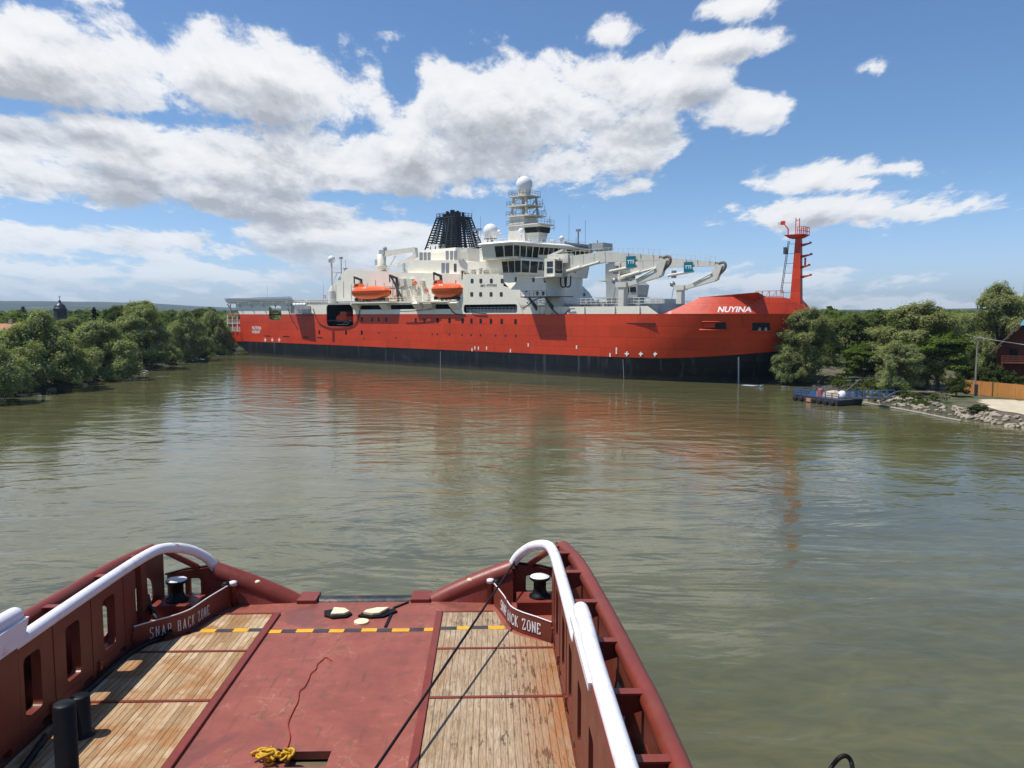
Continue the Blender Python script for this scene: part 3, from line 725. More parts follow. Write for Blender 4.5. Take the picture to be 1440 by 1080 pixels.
q = MB(); lattice(q, (93, .3, 0), (104, .3, 0), 19.2, 20.2, 10, .035, diag=False); lattice(q, (60, -.2, 0), (92, -.2, 0), 14.02, 15.0, 26, .035, diag=False); lattice(q, (33.5, .15, 0), (58, .15, 0), 13.9, 14.9, 20, .035, diag=False); lattice(q, (52, 3.3, 0), (74, 3.3, 0), 21.6, 22.4, 16, .03, diag=False); lattice(q, (99, .6, 0), (107, .6, 0), 25.4, 26.3, 8, .03, diag=False); lattice(q, (109, 3, 0), (109, 22, 0), 25.4, 26.3, 14, .03, diag=False)
P_('guard_rail', q, M_WHITE)
# clutter between the boats and the block: stair, lockers, casing steps
q = MB(); q.bar((88.8, 4.2, 22.6), (93.2, 4.2, 19.2), .15, .9); q.bar((88.8, 3.4, 23.4), (93.2, 3.4, 20.2), .06, .06); P_('outside_stair', q, M_GREY)
for x, y, s in ((566, 397, .9), (578, 397, .8), (585, 411, .7), (594, 397.5, .5), (571, 412, .8), (600, 418, .7)):
    q = MB(); u, z = sd(x, y, 2.9); q.box(u - s, u + s, 2.5, 3.3, z - s, z + s * .9); P_('deck_locker', q, M_CREAM)
for x, y in ((594.7, 397.5), (642, 396.5)): on_side('side_door', x - 1.2, y - 2.4, x + 1.2, y + 2.4, 3.15, M_DARK)
q = MB()
for k in range(6):
    u = 75.2 + k * .95; q.bar((u, 1.2, 14), (u, 1.2, 18), .09, .09)
for z in (15.2, 16.4, 18): q.bar((75.2, 1.2, z), (80.4, 1.2, z), .09, .09)
P_('boat_davit_frame', q, M_CREAM)
q = MB(); u, z = sd(584, 398, 2.6); q.ball((u, 2.4, z), .55); P_('life_ring_case', q, M_ORANGE)
# main mast
mx_ = MB(); mx_.loft([[(97, 10.2, 25.3), (102, 10.2, 25.3), (102, 15.4, 25.3), (97, 15.4, 25.3)], [(97.4, 10.6, 31.4), (101.2, 10.6, 31.4), (101.2, 15.0, 31.4), (97.4, 15.0, 31.4)]], closed=True)
mx_.loft([[(101.8, 11.0, 25.3), (104.3, 11.6, 25.3), (104.3, 14, 25.3), (101.8, 14.6, 25.3)], [(101.6, 10.7, 27.5), (104.6, 11.4, 27.5), (104.6, 14.2, 27.5), (101.6, 14.9, 27.5)], [(101.5, 10.4, 29.4), (105.2, 11.1, 29.4), (105.2, 14.5, 29.4), (101.5, 15.2, 29.4)]], closed=True)
for z, x0, x1, y0, y1 in ((29.45, 96.8, 105.6, 10.1, 15.5), (31.4, 96.6, 103.4, 10.1, 15.6), (33.5, 96.6, 102.6, 10.3, 15.4), (35.5, 97.0, 102.2, 10.5, 15.2)):
    mx_.prism(rrect(x0, x1, y0, y1, .5, 2), z, z + .22)
for z0, z1, i in ((31.6, 33.5, .25), (33.7, 35.5, .55)):
    for u, v in ((97.3 + i, 10.9 + i * .4), (101.9 - i * .7, 10.9 + i * .4), (97.3 + i, 14.7 - i * .4), (101.9 - i * .7, 14.7 - i * .4)): mx_.taper((u, v, z0), (u + (99.6 - u) * .12, v, z1), .42, .42, .36, .36)
    mx_.bar((97.5 + i, 10.9, z0), (99.6, 10.9, z1), .16, .16); mx_.bar((99.6, 14.6, z0), (101.6, 14.6, z1), .16, .16); mx_.box(99, 99.5, 12.5, 13.1, z0, z1)
P_('main_mast', mx_, M_CREAM)
q = MB(); q.loft([[(101.75, 10.55, 27.9), (105.02, 11.2, 27.9), (105.02, 14.4, 27.9)], [(101.6, 10.4, 29.0), (105.2, 11.08, 29.0), (105.2, 14.5, 29.0)]]); P_('mast_window', q, M_GLASS)
q = MB()
for z, x0, x1, y0, y1 in ((29.67, 96.9, 105.4, 10.2, 15.4), (31.62, 96.7, 103.2, 10.2, 15.5), (33.72, 96.7, 102.4, 10.4, 15.3), (35.72, 97.1, 102, 10.6, 15.1)):
    for a, c in (((x0, y0), (x1, y0)), ((x1, y0), (x1, y1)), ((x0, y0), (x0, y1))): lattice(q, (*a, 0), (*c, 0), z, z + .95, 5, .03, diag=False)
P_('mast_rail', q, M_STEEL)
def dome(u, v, z, r, ped=1.0, name='radar_dome', stem=None):
    q = MB(); prof = [(r * .78, z - r * .95), (r * .86, z - r * .55), (r * .97, z - r * .25)] + [(r * math.cos(a), z + r * math.sin(a)) for a in [R(x) for x in range(-8, 91, 9)]]
    q.lathe(prof, u, v, 22); 
    if stem: q.cyl(u, v, stem, z - r * .9, r * .22, r * .3, 10)
    return P_(name, q, M_DOME)
u, z = 99.5, 38.1; dome(99.5, 12.8, 38.2, 1.72); q = MB(); q.cyl(99.5, 12.8, 35.7, 36.7, 1.25, 1.35); P_('dome_base', q, M_CREAM)
u, z = sd(690, 325, 9.0); dome(u, 9.0, z, 1.55); q = MB()
for a in range(3): q.bar((u + .8 * math.cos(a * 2.1), 9 + .8 * math.sin(a * 2.1), 22), (u + .6 * math.cos(a * 2.1), 9 + .6 * math.sin(a * 2.1), z - 1.3), .22, .22)
q.box(u - 1, u + 1, 8, 10, z - 1.75, z - 1.4); P_('dome_base', q, M_STEEL)
u, z = sd(733, 325, 7); dome(u, 7, z, .6, stem=25.3); u, z = sd(790, 335, 16); dome(u, 16, z, .5, stem=25.3); u, z = sd(702, 326, 8); dome(u, 8, z, .42, stem=25)
u, z = sd(466.3, 364.5, 3.4); dome(u, 3.4, z, .9, stem=z - 4); q = MB()
q.cyl(u + .5, 3.2, 14, 17, 1.25, 1.0); q.cyl(u + .4, 3.2, 17, 18.4, 1.0, .35); q.cyl(u + .1, 3.3, 18.4, z - 1, .22, .16); q.bar((u + .3, 3.2, 18.5), (u + 2.4, 3.2, 21.4), .12, .12); q.bar((u + .2, 3.2, z - 2.5), (u + 2.4, 3.2, 21.4), .1, .1); q.box(u + 1.6, u + 3.4, 2.6, 3.8, 21.4, 21.55)
P_('stern_mast', q, M_CREAM)
for x, y0, y1, v, r, hd_ in ((480, 384, 362, 3.4, .12, 1), (486, 382, 366, 6, .05, 0), (455, 424, 397, 2, .04, 0), (376, 419, 402, 6, .04, 0), (664, 345, 296, 14, .04, 0), (676, 345, 304, 14, .04, 0), (800, 345, 302, 18, .04, 0), (823, 348, 310, 19, .04, 0), (813, 350, 323, 19, .16, 2), (810, 350, 334, 17, .05, 0), (840, 352, 338, 22, .12, 0), (731, 276, 247, 13.5, .08, 0), (835, 352, 341, 20, .06, 0), (672, 345, 322, 11, .16, 3), (830, 352, 343, 14, .3, 0)):
    ant = MB(); u, z0 = sd(x, y0, v); _, z1 = sd(x, y1, v); ant.tube([(u, v, z0 - .3), (u, v, z1)], r, 6)
    if hd_: ant.box(u - (.5 if hd_ < 3 else 1.4), u + (.5 if hd_ < 3 else 1.0), v - .2, v + .2, z1 - .35, z1 + .1)
    P_('antenna', ant, M_STEEL)
for x, y in ((760, 305), (765, 297), (772, 312), (778, 322), (762, 288)):
    ant = MB(); u, z = sd(x, y, 12.8); ant.bar((u - .8, 12.8, z), (u + .5, 12.8, z + .25), .12, .12); ant.bar((u + .2, 12.8, z - .4), (u + .2, 12.8, z + 1.2), .08, .08); P_('radar_scanner', ant, M_STEEL)
q = MB(); u, z = sd(845, 350, 20); q.box(u - 2, u + 1.5, 18.5, 22, z - .3, z + 1.1); q.box(100, 110, 13, 24.5, 25.3, 25.75); P_('roof_unit', q, M_GREY)
# fore part deck: bulwark plate, coaming, rails
q = MB(); q.plate([(109.2, KN), (139.5, KN), (137.4, 12.6), (111, 12.6)], [], (0, .35, 0), (1, 0, 0), (0, 0, 1), -.15)
for u in (114, 119, 124.5, 131, 136): q.bar((u, .3, 11.3), (u, .3, 12.65), .35, .12)
P_('fore_bulwark', q, M_WHITE)
q = MB(); q.box(113, 137, 4.5, 20, 11.2, 13.1); q.box(122.5, 126.5, 3.5, 8, 11.2, 13.4); q.box(132, 135, 10, 14, 11.2, 14.0); q.box(112, 121, 2.5, 4.4, 11.2, 13.0); P_('hatch_coaming', q, M_GREY)
q = MB(); lattice(q, (112, 2.4, 0), (139, 2.4, 0), 13.1, 14.1, 24, .035, diag=False); lattice(q, (112, 23, 0), (139, 23, 0), 12.6, 13.7, 24, .035, diag=False); P_('guard_rail', q, M_WHITE)
# cranes
M_HOSE = paint('hose_brown', (.20, .15, .11), .6, .3, 2)
def crane(v, name='crane'):
    pu = 116.3; base = MB(); base.lathe([(2.3, 11.2), (2.1, 12.5), (1.75, 14), (1.75, 17.4), (2.0, 17.5), (2.0, 18.1)], pu, v, 20)
    root = P_('crane', base, M_CREAM)
    S = lambda x, y: sd(x, y, 2.6)
    b1 = S(797, 381); tip = S(930, 364.5)
    q = MB(); q.box(pu - 1.7, pu + 1.8, v - 1.2, v + 1.5, 18.1, 21.6); q.box(pu - 1.2, pu + 3.6, v - .9, v + .9, 20.6, 22.3); q.bar((pu - 1.2, v, 22), (pu + 2.2, v, 23.0), 1.4, .4); q.prism([(pu - 2.4, v - 3.0), (pu + 3.0, v - 4.2), (pu + 2.6, v + 1.6), (pu - 2.4, v + 1.6)], 17.95, 18.12)
    P_('turret', q, M_CREAM, root)
    cv = v if v < 12 else v + 4.5
    q = MB(); q.box(pu + .5, pu + 2.7, cv - 3.6, cv - 1.25, 18.15, 21.2); P_('crane_cab', q, M_WHITE, root)
    q = MB(); q.box(pu + 2.72, pu + 2.76, cv - 3.4, cv - 1.5, 18.7, 20.9); q.box(pu + .9, pu + 2.3, cv - 3.64, cv - 3.61, 18.7, 19.6); q.box(pu + .9, pu + 2.3, cv - 3.64, cv - 3.61, 19.8, 20.8); P_('cab_window', q, M_GLASS, root)
    q = MB(); z0, z1 = 20.9, tip[1]
    q.taper((pu + .5, v, 20.5), (pu + 11.5, v, 21.3), 1.1, 2.3, 1.1, 1.9); q.taper((pu + 11.5, v, 21.3), (tip[0], v, tip[1] + .15), 1.1, 1.9, .8, .8)
    for k in (0, 1, 2, 3, 4, 6, 7, 8): q.bar((pu + 2 + k * 2.4, v - .56, 20.2 + k * .08), (pu + 2 + k * 2.4, v - .56, 22.0 - max(0, k - 4) * .12), .10, .06)
    for k in range(22):
        u = pu + 1 + k * 1.02; zz = 21.6 + (k / 22) * .6 - max(0, k - 11) * .10
        q.bar((u, v - .5, zz), (u, v - .5, zz + .95), .05, .05)
    q.bar((pu + 1, v - .5, 22.55), (pu + 12, v - .5, 22.85), .05, .05); q.bar((pu + 12, v - .5, 22.85), (tip[0] - .5, v - .5, 22.0), .05, .05)
    P_('boom', q, M_CREAM, root)
    q = MB(); q.tube([(pu + .5, v - .75, 18.4), (pu + 6.5, v - .75, 19.6)], .42, 10); q.tube([(pu + 6.5, v - .75, 19.6), (pu + 10.5, v - .75, 20.4)], .24, 10); P_('ram', q, M_CREAM, root)
    q = MB(); q.tube([(pu + 12.5, v - .4, 18.7), (pu + 18.0, v - .4, 19.4)], .28, 10); P_('ram', q, M_CREAM, root)
    q = MB(); jt = S(936, 369); j0 = S(930, 386); j1 = S(884, 401)
    q.taper((jt[0], v, jt[1] + .5), (j0[0] - .3, v, j0[1]), .9, 1.3, .9, 1.6, (1, 0, 0)); q.taper((j0[0], v, j0[1] + .1), (j1[0], v, j1[1]), .9, 1.1, .8, .65); q.tube([(j0[0] - .5, v - .5, j0[1] + 1.0), (j1[0] + 2, v - .5, j1[1] + .9)], .16, 8)
    P_('jib', q, M_CREAM, root)
    q = MB(); q.tube(smooth_path([(jt[0] - 1, v, jt[1] + .6), (jt[0] + .8, v, jt[1] + .9), (jt[0] + 1.0, v, jt[1] - .2), (j0[0] + .2, v, j0[1] + .3)]), .27, 8); P_('hose_sheave', q, M_HOSE, root)
    q = MB(); u, z = S(892, 368.5); q.box(u - .95, u + .95, v - .72, v - .66, z - .95, z + .95); q.cur = 1; text_mb(q, 'TTS', .85, (u, v - .73, z - .3), (1, 0, 0), (0, 0, 1), .02); P_('sign_board', q, [M_TEAL, M_LETTER], root)
    q = MB(); hz_ = S(868, 395); q.tube([(hz_[0], v, hz_[1] + 1.2), (hz_[0], v, hz_[1] + 2.6)], .5, 10); q.ball((hz_[0] - .2, v - .1, hz_[1]), .55); q.tube([(hz_[0] + .1, v, hz_[1]), (hz_[0] - .5, v, hz_[1] - 3.4)], .06, 6); P_('hook_block', q, M_STEEL, root)
    q = MB(); pu2 = S(878, 420)[0]; q.taper((pu2, v, 11.2), (pu2, v, 16.0), 1.5, 1.2, 1.3, 1.1); q.box(pu2 - 1.1, pu2 + 1.1, v - .8, v + .8, 15.9, 16.8); P_('boom_rest', q, M_CREAM)
    q = MB()
    for k in (0, 1):
        q.tube(smooth_path([(pu + 2 + k, v - 1.0, 18.1), (pu + 2.2 + k, v - 1.0, 16.4), (pu + 3.2 + k, v - 1.0, 16.4), (pu + 3.4 + k, v - 1.0, 18.2)]), .13, 6)
    P_('crane_hose', q, M_DARK, root)
crane(2.2); crane(22.0)
q = MB(); q.prism([(110.5, 1.5), (112.0, -2.7), (118.2, -2.7), (121, 1.5)], 14.35, 14.5); q.taper((113.3, -1.9, 14.35), (113.3, .6, 12.2), .25, .2, .25, .8); q.taper((117.2, -1.9, 14.35), (117.2, .6, 12.2), .25, .2, .25, .8); lattice(q, (112, -2.65, 0), (118.2, -2.65, 0), 14.5, 15.5, 6, .03, diag=False); P_('crane_platform', q, M_DGREY)  # platform's outboard reach is shaped to cast a shadow down the hull side
# small control tower beyond the starboard crane
u, z = sd(893, 425, 18); q = MB(); q.box(u - 5.5, u - 2, 16, 20, 13, 18.0); q.box(u - 1.6, u + 1.4, 16.5, 19.5, 11.2, 14.6); q.box(u - 8, u + 2.2, 15.6, 20, 14.4, 14.6)
q.loft([[(u - 1.9, 16.2, 14.6), (u + 1.6, 16.2, 14.6), (u + 1.9, 19.4, 14.6), (u - 1.9, 19.4, 14.6)], [(u - 1.9, 16.0, 16.9), (u + 1.8, 16.0, 16.9), (u + 2.2, 19.6, 16.9), (u - 1.9, 19.6, 16.9)], [(u - 1.2, 16.6, 17.6), (u + 1.2, 16.6, 17.6), (u + 1.4, 19.2, 17.6), (u - 1.2, 19.2, 17.6)]], closed=True)
P_('control_tower', q, M_GREY)
q = MB(); q.box(u - 1.5, u - .2, 16.0, 16.04, 15.5, 16.5); q.box(u + .1, u + 1.4, 16.0, 16.04, 15.5, 16.5); P_('tower_window', q, M_GLASS)
# foremast on the stem and the hood ahead of the ramp
mu, mz0 = sd(1121, 420, 12.8); _, mz1 = sd(1126, 334, 12.8); mz0 -= 1.2
q = MB(); q.loft([[(mu - .95, 12.05, mz0), (mu + .75, 12.2, mz0), (mu + .75, 13.3, mz0), (mu - .95, 13.5, mz0)], [(mu - .45, 12.4, mz1), (mu + .38, 12.45, mz1), (mu + .38, 13.15, mz1), (mu - .45, 13.2, mz1)]], closed=True)
q.loft([[(mu - 1.3, 12.0, mz1 - .1), (mu + .6, 12.2, mz1 - .1), (mu + .6, 13.4, mz1 - .1), (mu - 1.3, 13.6, mz1 - .1)], [(mu - 1.9, 11.3, mz1 + .4), (mu + 1.2, 11.5, mz1 + .4), (mu + 1.2, 14.1, mz1 + .4), (mu - 1.9, 14.3, mz1 + .4)]], closed=True)
q.prism([(mu - 1.9, 11.3), (mu + 1.2, 11.5), (mu + 1.2, 14.1), (mu - 1.9, 14.3)], mz1 + .38, mz1 + .46)
for y, l in ((343, 1.3), (359, 1.5), (374, 1.2), (388, 1.5)):
    z = sd(1126, y, 12.8)[1]; q.taper((mu + .5, 13, z - .2), (mu + .5 + l, 13.2, z + .1), .5, .4, .4, .15); q.box(mu + .3 + l, mu + .5 + l, 12.9, 13.5, z, z + .3)
P_('foremast', q, M_RED)
q = MB()
for k in (0, .55): q.bar((mu - 2.3, 11.6 + k, mz0 + 2.2), (mu - 1.3, 11.6 + k, mz1 - .6), .08, .08)
for k in range(22):
    t = k / 21; z = mz0 + 2.2 + (mz1 - .6 - mz0 - 2.2) * t; q.bar((mu - 2.3 + t, 11.6, z), (mu - 2.3 + t, 12.15, z), .06, .06); 
    if k % 4 == 0: q.bar((mu - 2.3 + t, 11.8, z), (mu - .8 + t * .3, 12.4, z), .06, .06)
q.box(mu - 2.0, mu - 1.6, 11.5, 12.3, mz1 - 2.6, mz1 - 1.5)
P_('ladder', q, M_DGREY)
q = MB()
for a, c in (((mu - .3, 14.2), (mu + 1.15, 14.0)), ((mu + 1.15, 11.6), (mu + 1.15, 14.0)), ((mu + .2, 11.5), (mu + 1.15, 11.6))): lattice(q, (*a, 0), (*c, 0), mz1 + .4, mz1 + 1.6, 3, .035, diag=False)
for du, hh in ((-.6, 3.2), (.0, 3.1)): q.bar((mu + du, 12.8, mz1 + .4), (mu + du, 12.8, mz1 + hh), .11, .11)
q.bar((mu - .6, 12.8, mz1 + 2.8), (mu, 12.8, mz1 + 2.8), .09, .09); q.box(mu + .8, mu + 1.0, 13.2, 13.5, mz1 - 4.6, mz1 - 3.2)
P_('mast_rail', q, M_RED)
q = MB(); q.tube([(mu - 1.5, 12, mz1 + .4), (mu - 1.5, 12, mz1 + 1.4), (mu - 2.0, 12, mz1 + 2.0)], .11, 8); P_('flag_staff', q, M_RED)
q = MB(); rows = []
for k in range(5):
    t = k / 4; rows.append([(mu - 2.0 - 1.6 * t, 12 + .12 * math.sin(t * 6), mz1 + 2.0 + .15 * t + .1 * math.sin(t * 5)), (mu - 2.0 - 1.6 * t, 12.02 + .12 * math.sin(t * 6), mz1 + 2.75 - .2 * t + .1 * math.sin(t * 5))])
q.loft(rows[:3]); q.cur = 1; q.loft(rows[2:]); P_('flag', q, [M_RED, M_LETTER])
q = MB(); zb = KN + 2.2; (ua, za), (ub, zb1), (uc, zc) = sd(982, 418.2, 4.6), sd(1067, 411, 4.6), sd(1061, 419.5, 4.6)
for v_, dv_ in ((4.6, 1.3),):
    q.loft([[(ua, v_, za), (ub, v_ - dv_ * .3, zb1)], [(ua + .3, v_ + dv_ * .5, zb), (uc, v_ + dv_, zb)], [(ua + .5, v_ + dv_ * .9, zb), (uc, v_ + dv_ * 1.3, zb)], [(ua, v_ + .25 * dv_, za), (ub, v_ + dv_ * .05, zb1)], [(ua, v_, za), (ub, v_ - dv_ * .3, zb1)]])
q.loft([[(ub, 4.4, zb1), (ub - .8, 9.0, zb1 - .6)], [(uc, 5.5, zb), (uc - .8, 9.0, zb)]])
P_('breakwater', q, M_RED)
q = MB(); lattice(q, (mu - 6.0, 10.5, 0), (mu - 1.5, 10.8, 0), 13.2, 15.0, 4, .04); P_('guard_rail', q, M_RED)
# bow openings, sills, lettering and marks
for x0, x1, y0, y1, lit in ((988, 1021, 453, 463, 1), (1058, 1083, 453.5, 465, 0)):
    q = MB(); n = 8; pts = []
    for k in range(n + 1):
        x = x0 + (x1 - x0) * k / n; pts.append((bow_uz(x, y0), bow_uz(x, y1)))
    rows = [[(u, skin_v(u, z) - .03, z) for (u, z), _ in pts], [(u, skin_v(u, z) - .03, z) for _, (u, z) in pts]]
    q.loft(rows); P_('mooring_port', q, M_DARK)
    q = MB(); lo = [(u, skin_v(u, z) - .16, z - .12) for _, (u, z) in pts]; 
    e0, e1 = bow_uz(x0 - 4, y1), bow_uz(x1 + 4, y1); lo = [(e0[0], skin_v(*e0) - .14, e0[1] - .12)] + lo + [(e1[0], skin_v(*e1) - .14, e1[1] - .12)]
    q.tube(lo, .16, 8); up = [(u, skin_v(u, z) - .1, z + .05) for (u, z), _ in pts]; q.tube(up, .09, 6); P_('port_sill', q, M_RED)
    q = MB(); (u, z), _ = pts[4 if lit else 5]; (u2, z2) = bow_uz(x0 + (x1 - x0) * .62, (y0 + y1) / 2)
    if not lit:
        for k in (.35, .7):
            u2, z2 = bow_uz(x0 + (x1 - x0) * k, y1 - 2.5); q.cyl(u2, skin_v(u2, z2) + .25, z2 - .5, z2 + .45, .3)
        P_('bollard', q, M_GREY)
    else:
        pa = [bow_uz(x0 + 1 + k * 4.2, y0 + 1.4) for k in range(5)]; pb = [bow_uz(x0 + 1 + k * 4.2, y1 - 2) for k in range(5)]
        q.loft([[(u, skin_v(u, z) - .05, z) for u, z in pa], [(u, skin_v(u, z) - .05, z) for u, z in pb]]); P_('port_shutter', q, M_RED)
def skin_text(txt, px, py, size_px, mat, name='lettering', bold=.012, name_w=None):
    q = MB(); u0, z0 = bow_uz(px, py); u1, z1 = bow_uz(px + 20, py); k = (u1 - u0) / 20
    ht = (sd(px, py - 10, skin_v(u0, z0))[1] - sd(px, py, skin_v(u0, z0))[1]) / 10 * size_px
    sc_ = ht / .7
    def conv(x, y):
        X, Yp = px + x * sc_ / k * 1.0, y * sc_
        u = u0 + x * sc_ * (name_w or 1.0); z = z0 + Yp
        return (u, skin_v(u, z) - .03, z)
    text_mb(q, txt, 1.0, (0, 0, 0), (1, 0, 0), (0, 1, 0), bold, conv=conv); return P_(name, q, mat)
skin_text('NUYINA', 1031.5, 438.7, 7.6, M_LETTER, bold=.03, name_w=.98)
def side_text(txt, px, py, size, bold=.01, v=0):
    q = MB(); u, z = sd(px, py, v); text_mb(q, txt, size, (u, v - .02, z), (1, 0, 0), (0, 0, 1), bold, th=.01); return P_('lettering', q, M_LETTER)
side_text('NUYINA', 361, 463.3, 1.25, .03); side_text('HOBART', 360.5, 468.6, 1.05, .03)
def plus(px, py, s, v=None):
    q = MB(); u, z = sd(px, py, 0); y = -.02 
    if u > 96: u, z = bow_uz(px, py); y = skin_v(u, z) - .03
    q.box(u - s, u + s, y - .01, y, z - s * .3, z + s * .3); q.box(u - s * .3, u + s * .3, y - .012, y, z - s, z + s); P_('thruster_mark', q, M_LETTER)
for x in (881.5, 901, 921): plus(x, 497.5, .42)
for x in (373, 383, 392.7): plus(x, 478, .55)
q = MB()
for x, y0, y1, r in ((619.5, 494, 517, .035), (876, 505, 534, .02)):
    u, z = bow_uz(x, y0); u2, z2 = bow_uz(x, y1); q.bar((u, skin_v(u, z) - .02, z), (u, skin_v(u, 1) - .03, max(z2, .05)), r * 2, .03)
for k in range(14):
    u, z = bow_uz(1038.5, 503 + k * 2.8)
    if z > .1: q.box(u - .14, u + .14, skin_v(u, z) - .05, skin_v(u, z) - .02, z - .12, z + .1)
P_('draught_marks', q, M_LETTER)
q = MB()
for px, py in ((664, 491.5), (668, 489), (673, 489.5), (684.5, 489.5), (718, 493), (743, 485), (811, 488), (867, 495), (867, 491), (858, 499)):
    u, z = sd(px, py, 0) if px < 700 else bow_uz(px, py); q.box(u - .14, u + .14, skin_v(max(u, 96), z) - .05, skin_v(max(u, 96), z) - .02, z - .35, z + .3)
P_('hull_marks', q, M_LETTER)
# windows and vents in the red side
for x, y in ((508.7, 449.3), (523.4, 449), (532.3, 449), (543, 449.5), (584.6, 450.5), (596.7, 450.5), (615.3, 450.5), (632.2, 450.7), (650.6, 451), (663, 451.2), (676, 451.4), (690.5, 451.7), (705.5, 452), (725, 452.3), (449, 467), (486.7, 467.5), (508.7, 467.7)):
    u, z = sd(x, y, 0) if x < 650 else bow_uz(x, y); v = 0 if x < 650 else skin_v(u, z)
    q = MB(); q.plate(rrect(u - .33, u + .33, z - .5, z + .5, .12, 2), [], (0, v - .025, 0), (1, 0, 0), (0, 0, 1), -.02); pane('window', q)
for x, y in ((608, 470), (615, 470.2), (632, 470.5), (650, 471), (662.6, 471.3), (675.7, 471.6), (697, 472), (711, 472.2), (725.5, 472.5), (533, 468), (512, 476), (557, 475)):
    u, z = sd(x, y, 0) if x < 650 else bow_uz(x, y); v = 0 if x < 650 else skin_v(u, z)
    q = MB(); q.plate(rrect(u - .2, u + .2, z - .2, z + .2, .1, 2), [], (0, v - .02, 0), (1, 0, 0), (0, 0, 1), -.02); P_('porthole', q, M_DARK)
for x0, x1, y in ((372, 380, 472.3), (398, 407, 473), (427, 433, 474), (446, 454, 474.6)):
    u0, z = sd(x0, y, 0); u1, _ = sd(x1, y, 0); q = MB(); q.box(u0, u1, -.03, .0, z - .14, z + .14); P_('scupper', q, M_DARK)
q = MB(); u, z = sd(469, 478, 0); q.box(u - .5, u + .5, -.04, .0, 4.6, 7.3); P_('side_recess', q, paint('ship_red_shaded', (.20, .012, .008), .5, .1, .5))  # flat plate on the side; the recess's shade is put into its darker red
q = MB(); u, z = sd(571, 504, 0); q.plate([(u - 1.3, 2.6), (u - .9, 1.6), (u + 2.2, .9), (u + 2.3, 1.3), (u + .6, 2.0), (u - .8, 2.4)], [], (0, -.02, 0), (1, 0, 0), (0, 0, 1), -.01); P_('paint_patch', q, M_DARK)
# hoses draped down the side
for path, v in (([(662, 436), (668, 440), (684, 441)], -.2), ([(728, 433.5), (738, 432), (752, 422), (763, 418)], .6), ([(768, 419), (774, 432), (785, 442), (793, 442), (801, 435), (808, 434)], .1), ([(630, 427), (636, 438), (644, 442), (654, 442)], -.1), ([(440, 434), (447, 452), (458, 459), (470, 461), (492, 459), (502, 451), (507, 432)], -.15), ([(405, 434), (409, 446), (418, 462)], -.12), ([(563, 438), (585, 437), (606, 434), (612, 431)], -.9)):
    q = MB(); q.tube(smooth_path([(sd(x, y, v)[0], v, sd(x, y, v)[1]) for x, y in path]), .09, 6); P_('hanging_hose', q, M_DARK)
# rear deck crane, folded
q = MB(); pu, _ = sd(537, 383, 8); q.lathe([(1.2, 20.3), (1.2, 22.4), (1.4, 22.5), (1.4, 22.8), (1.0, 23.2), (1.1, 25.6)], pu, 8, 14); rcr = P_('rear_crane', q, M_CREAM)
S8 = lambda x, y: sd(x, y, 8)
q = MB(); a, c, d, e = S8(540, 357), S8(582, 351), S8(585, 360), S8(557, 374); q.taper((a[0], 8, a[1]), (c[0], 8, c[1]), .8, 1.3, .7, 1.0); P_('boom', q, M_CREAM, rcr)
q = MB(); q.bar((c[0] + .3, 8, c[1] + .3), (d[0], 8, d[1] - .4), .8, 1.0, (1, 0, 0)); q.taper((d[0], 8, d[1]), (e[0], 8, e[1]), .7, .9, .5, .5); q.tube([(a[0] + 1, 8, a[1] - 4), (a[0] + 4.2, 8, a[1] - .8)], .2, 8); P_('jib', q, M_CREAM, rcr)
q = MB(); q.box(pu - 1.8, pu - .6, 7.3, 8.7, 23, 24.4); P_('crane_winch', q, M_GREY, rcr)
q = MB(); q.box(pu - .3, pu + 1.6, 7.4, 8.6, 25.5, 26.6); q.ball((pu + 1.3, 8, 26.9), .5); P_('crane_head', q, M_GREY, rcr)
q = MB(); u, _ = S8(568, 380); q.bar((u, 8, 20.2), (u, 8, 23.2), .5, .5); P_('boom_rest', q, M_GREY)
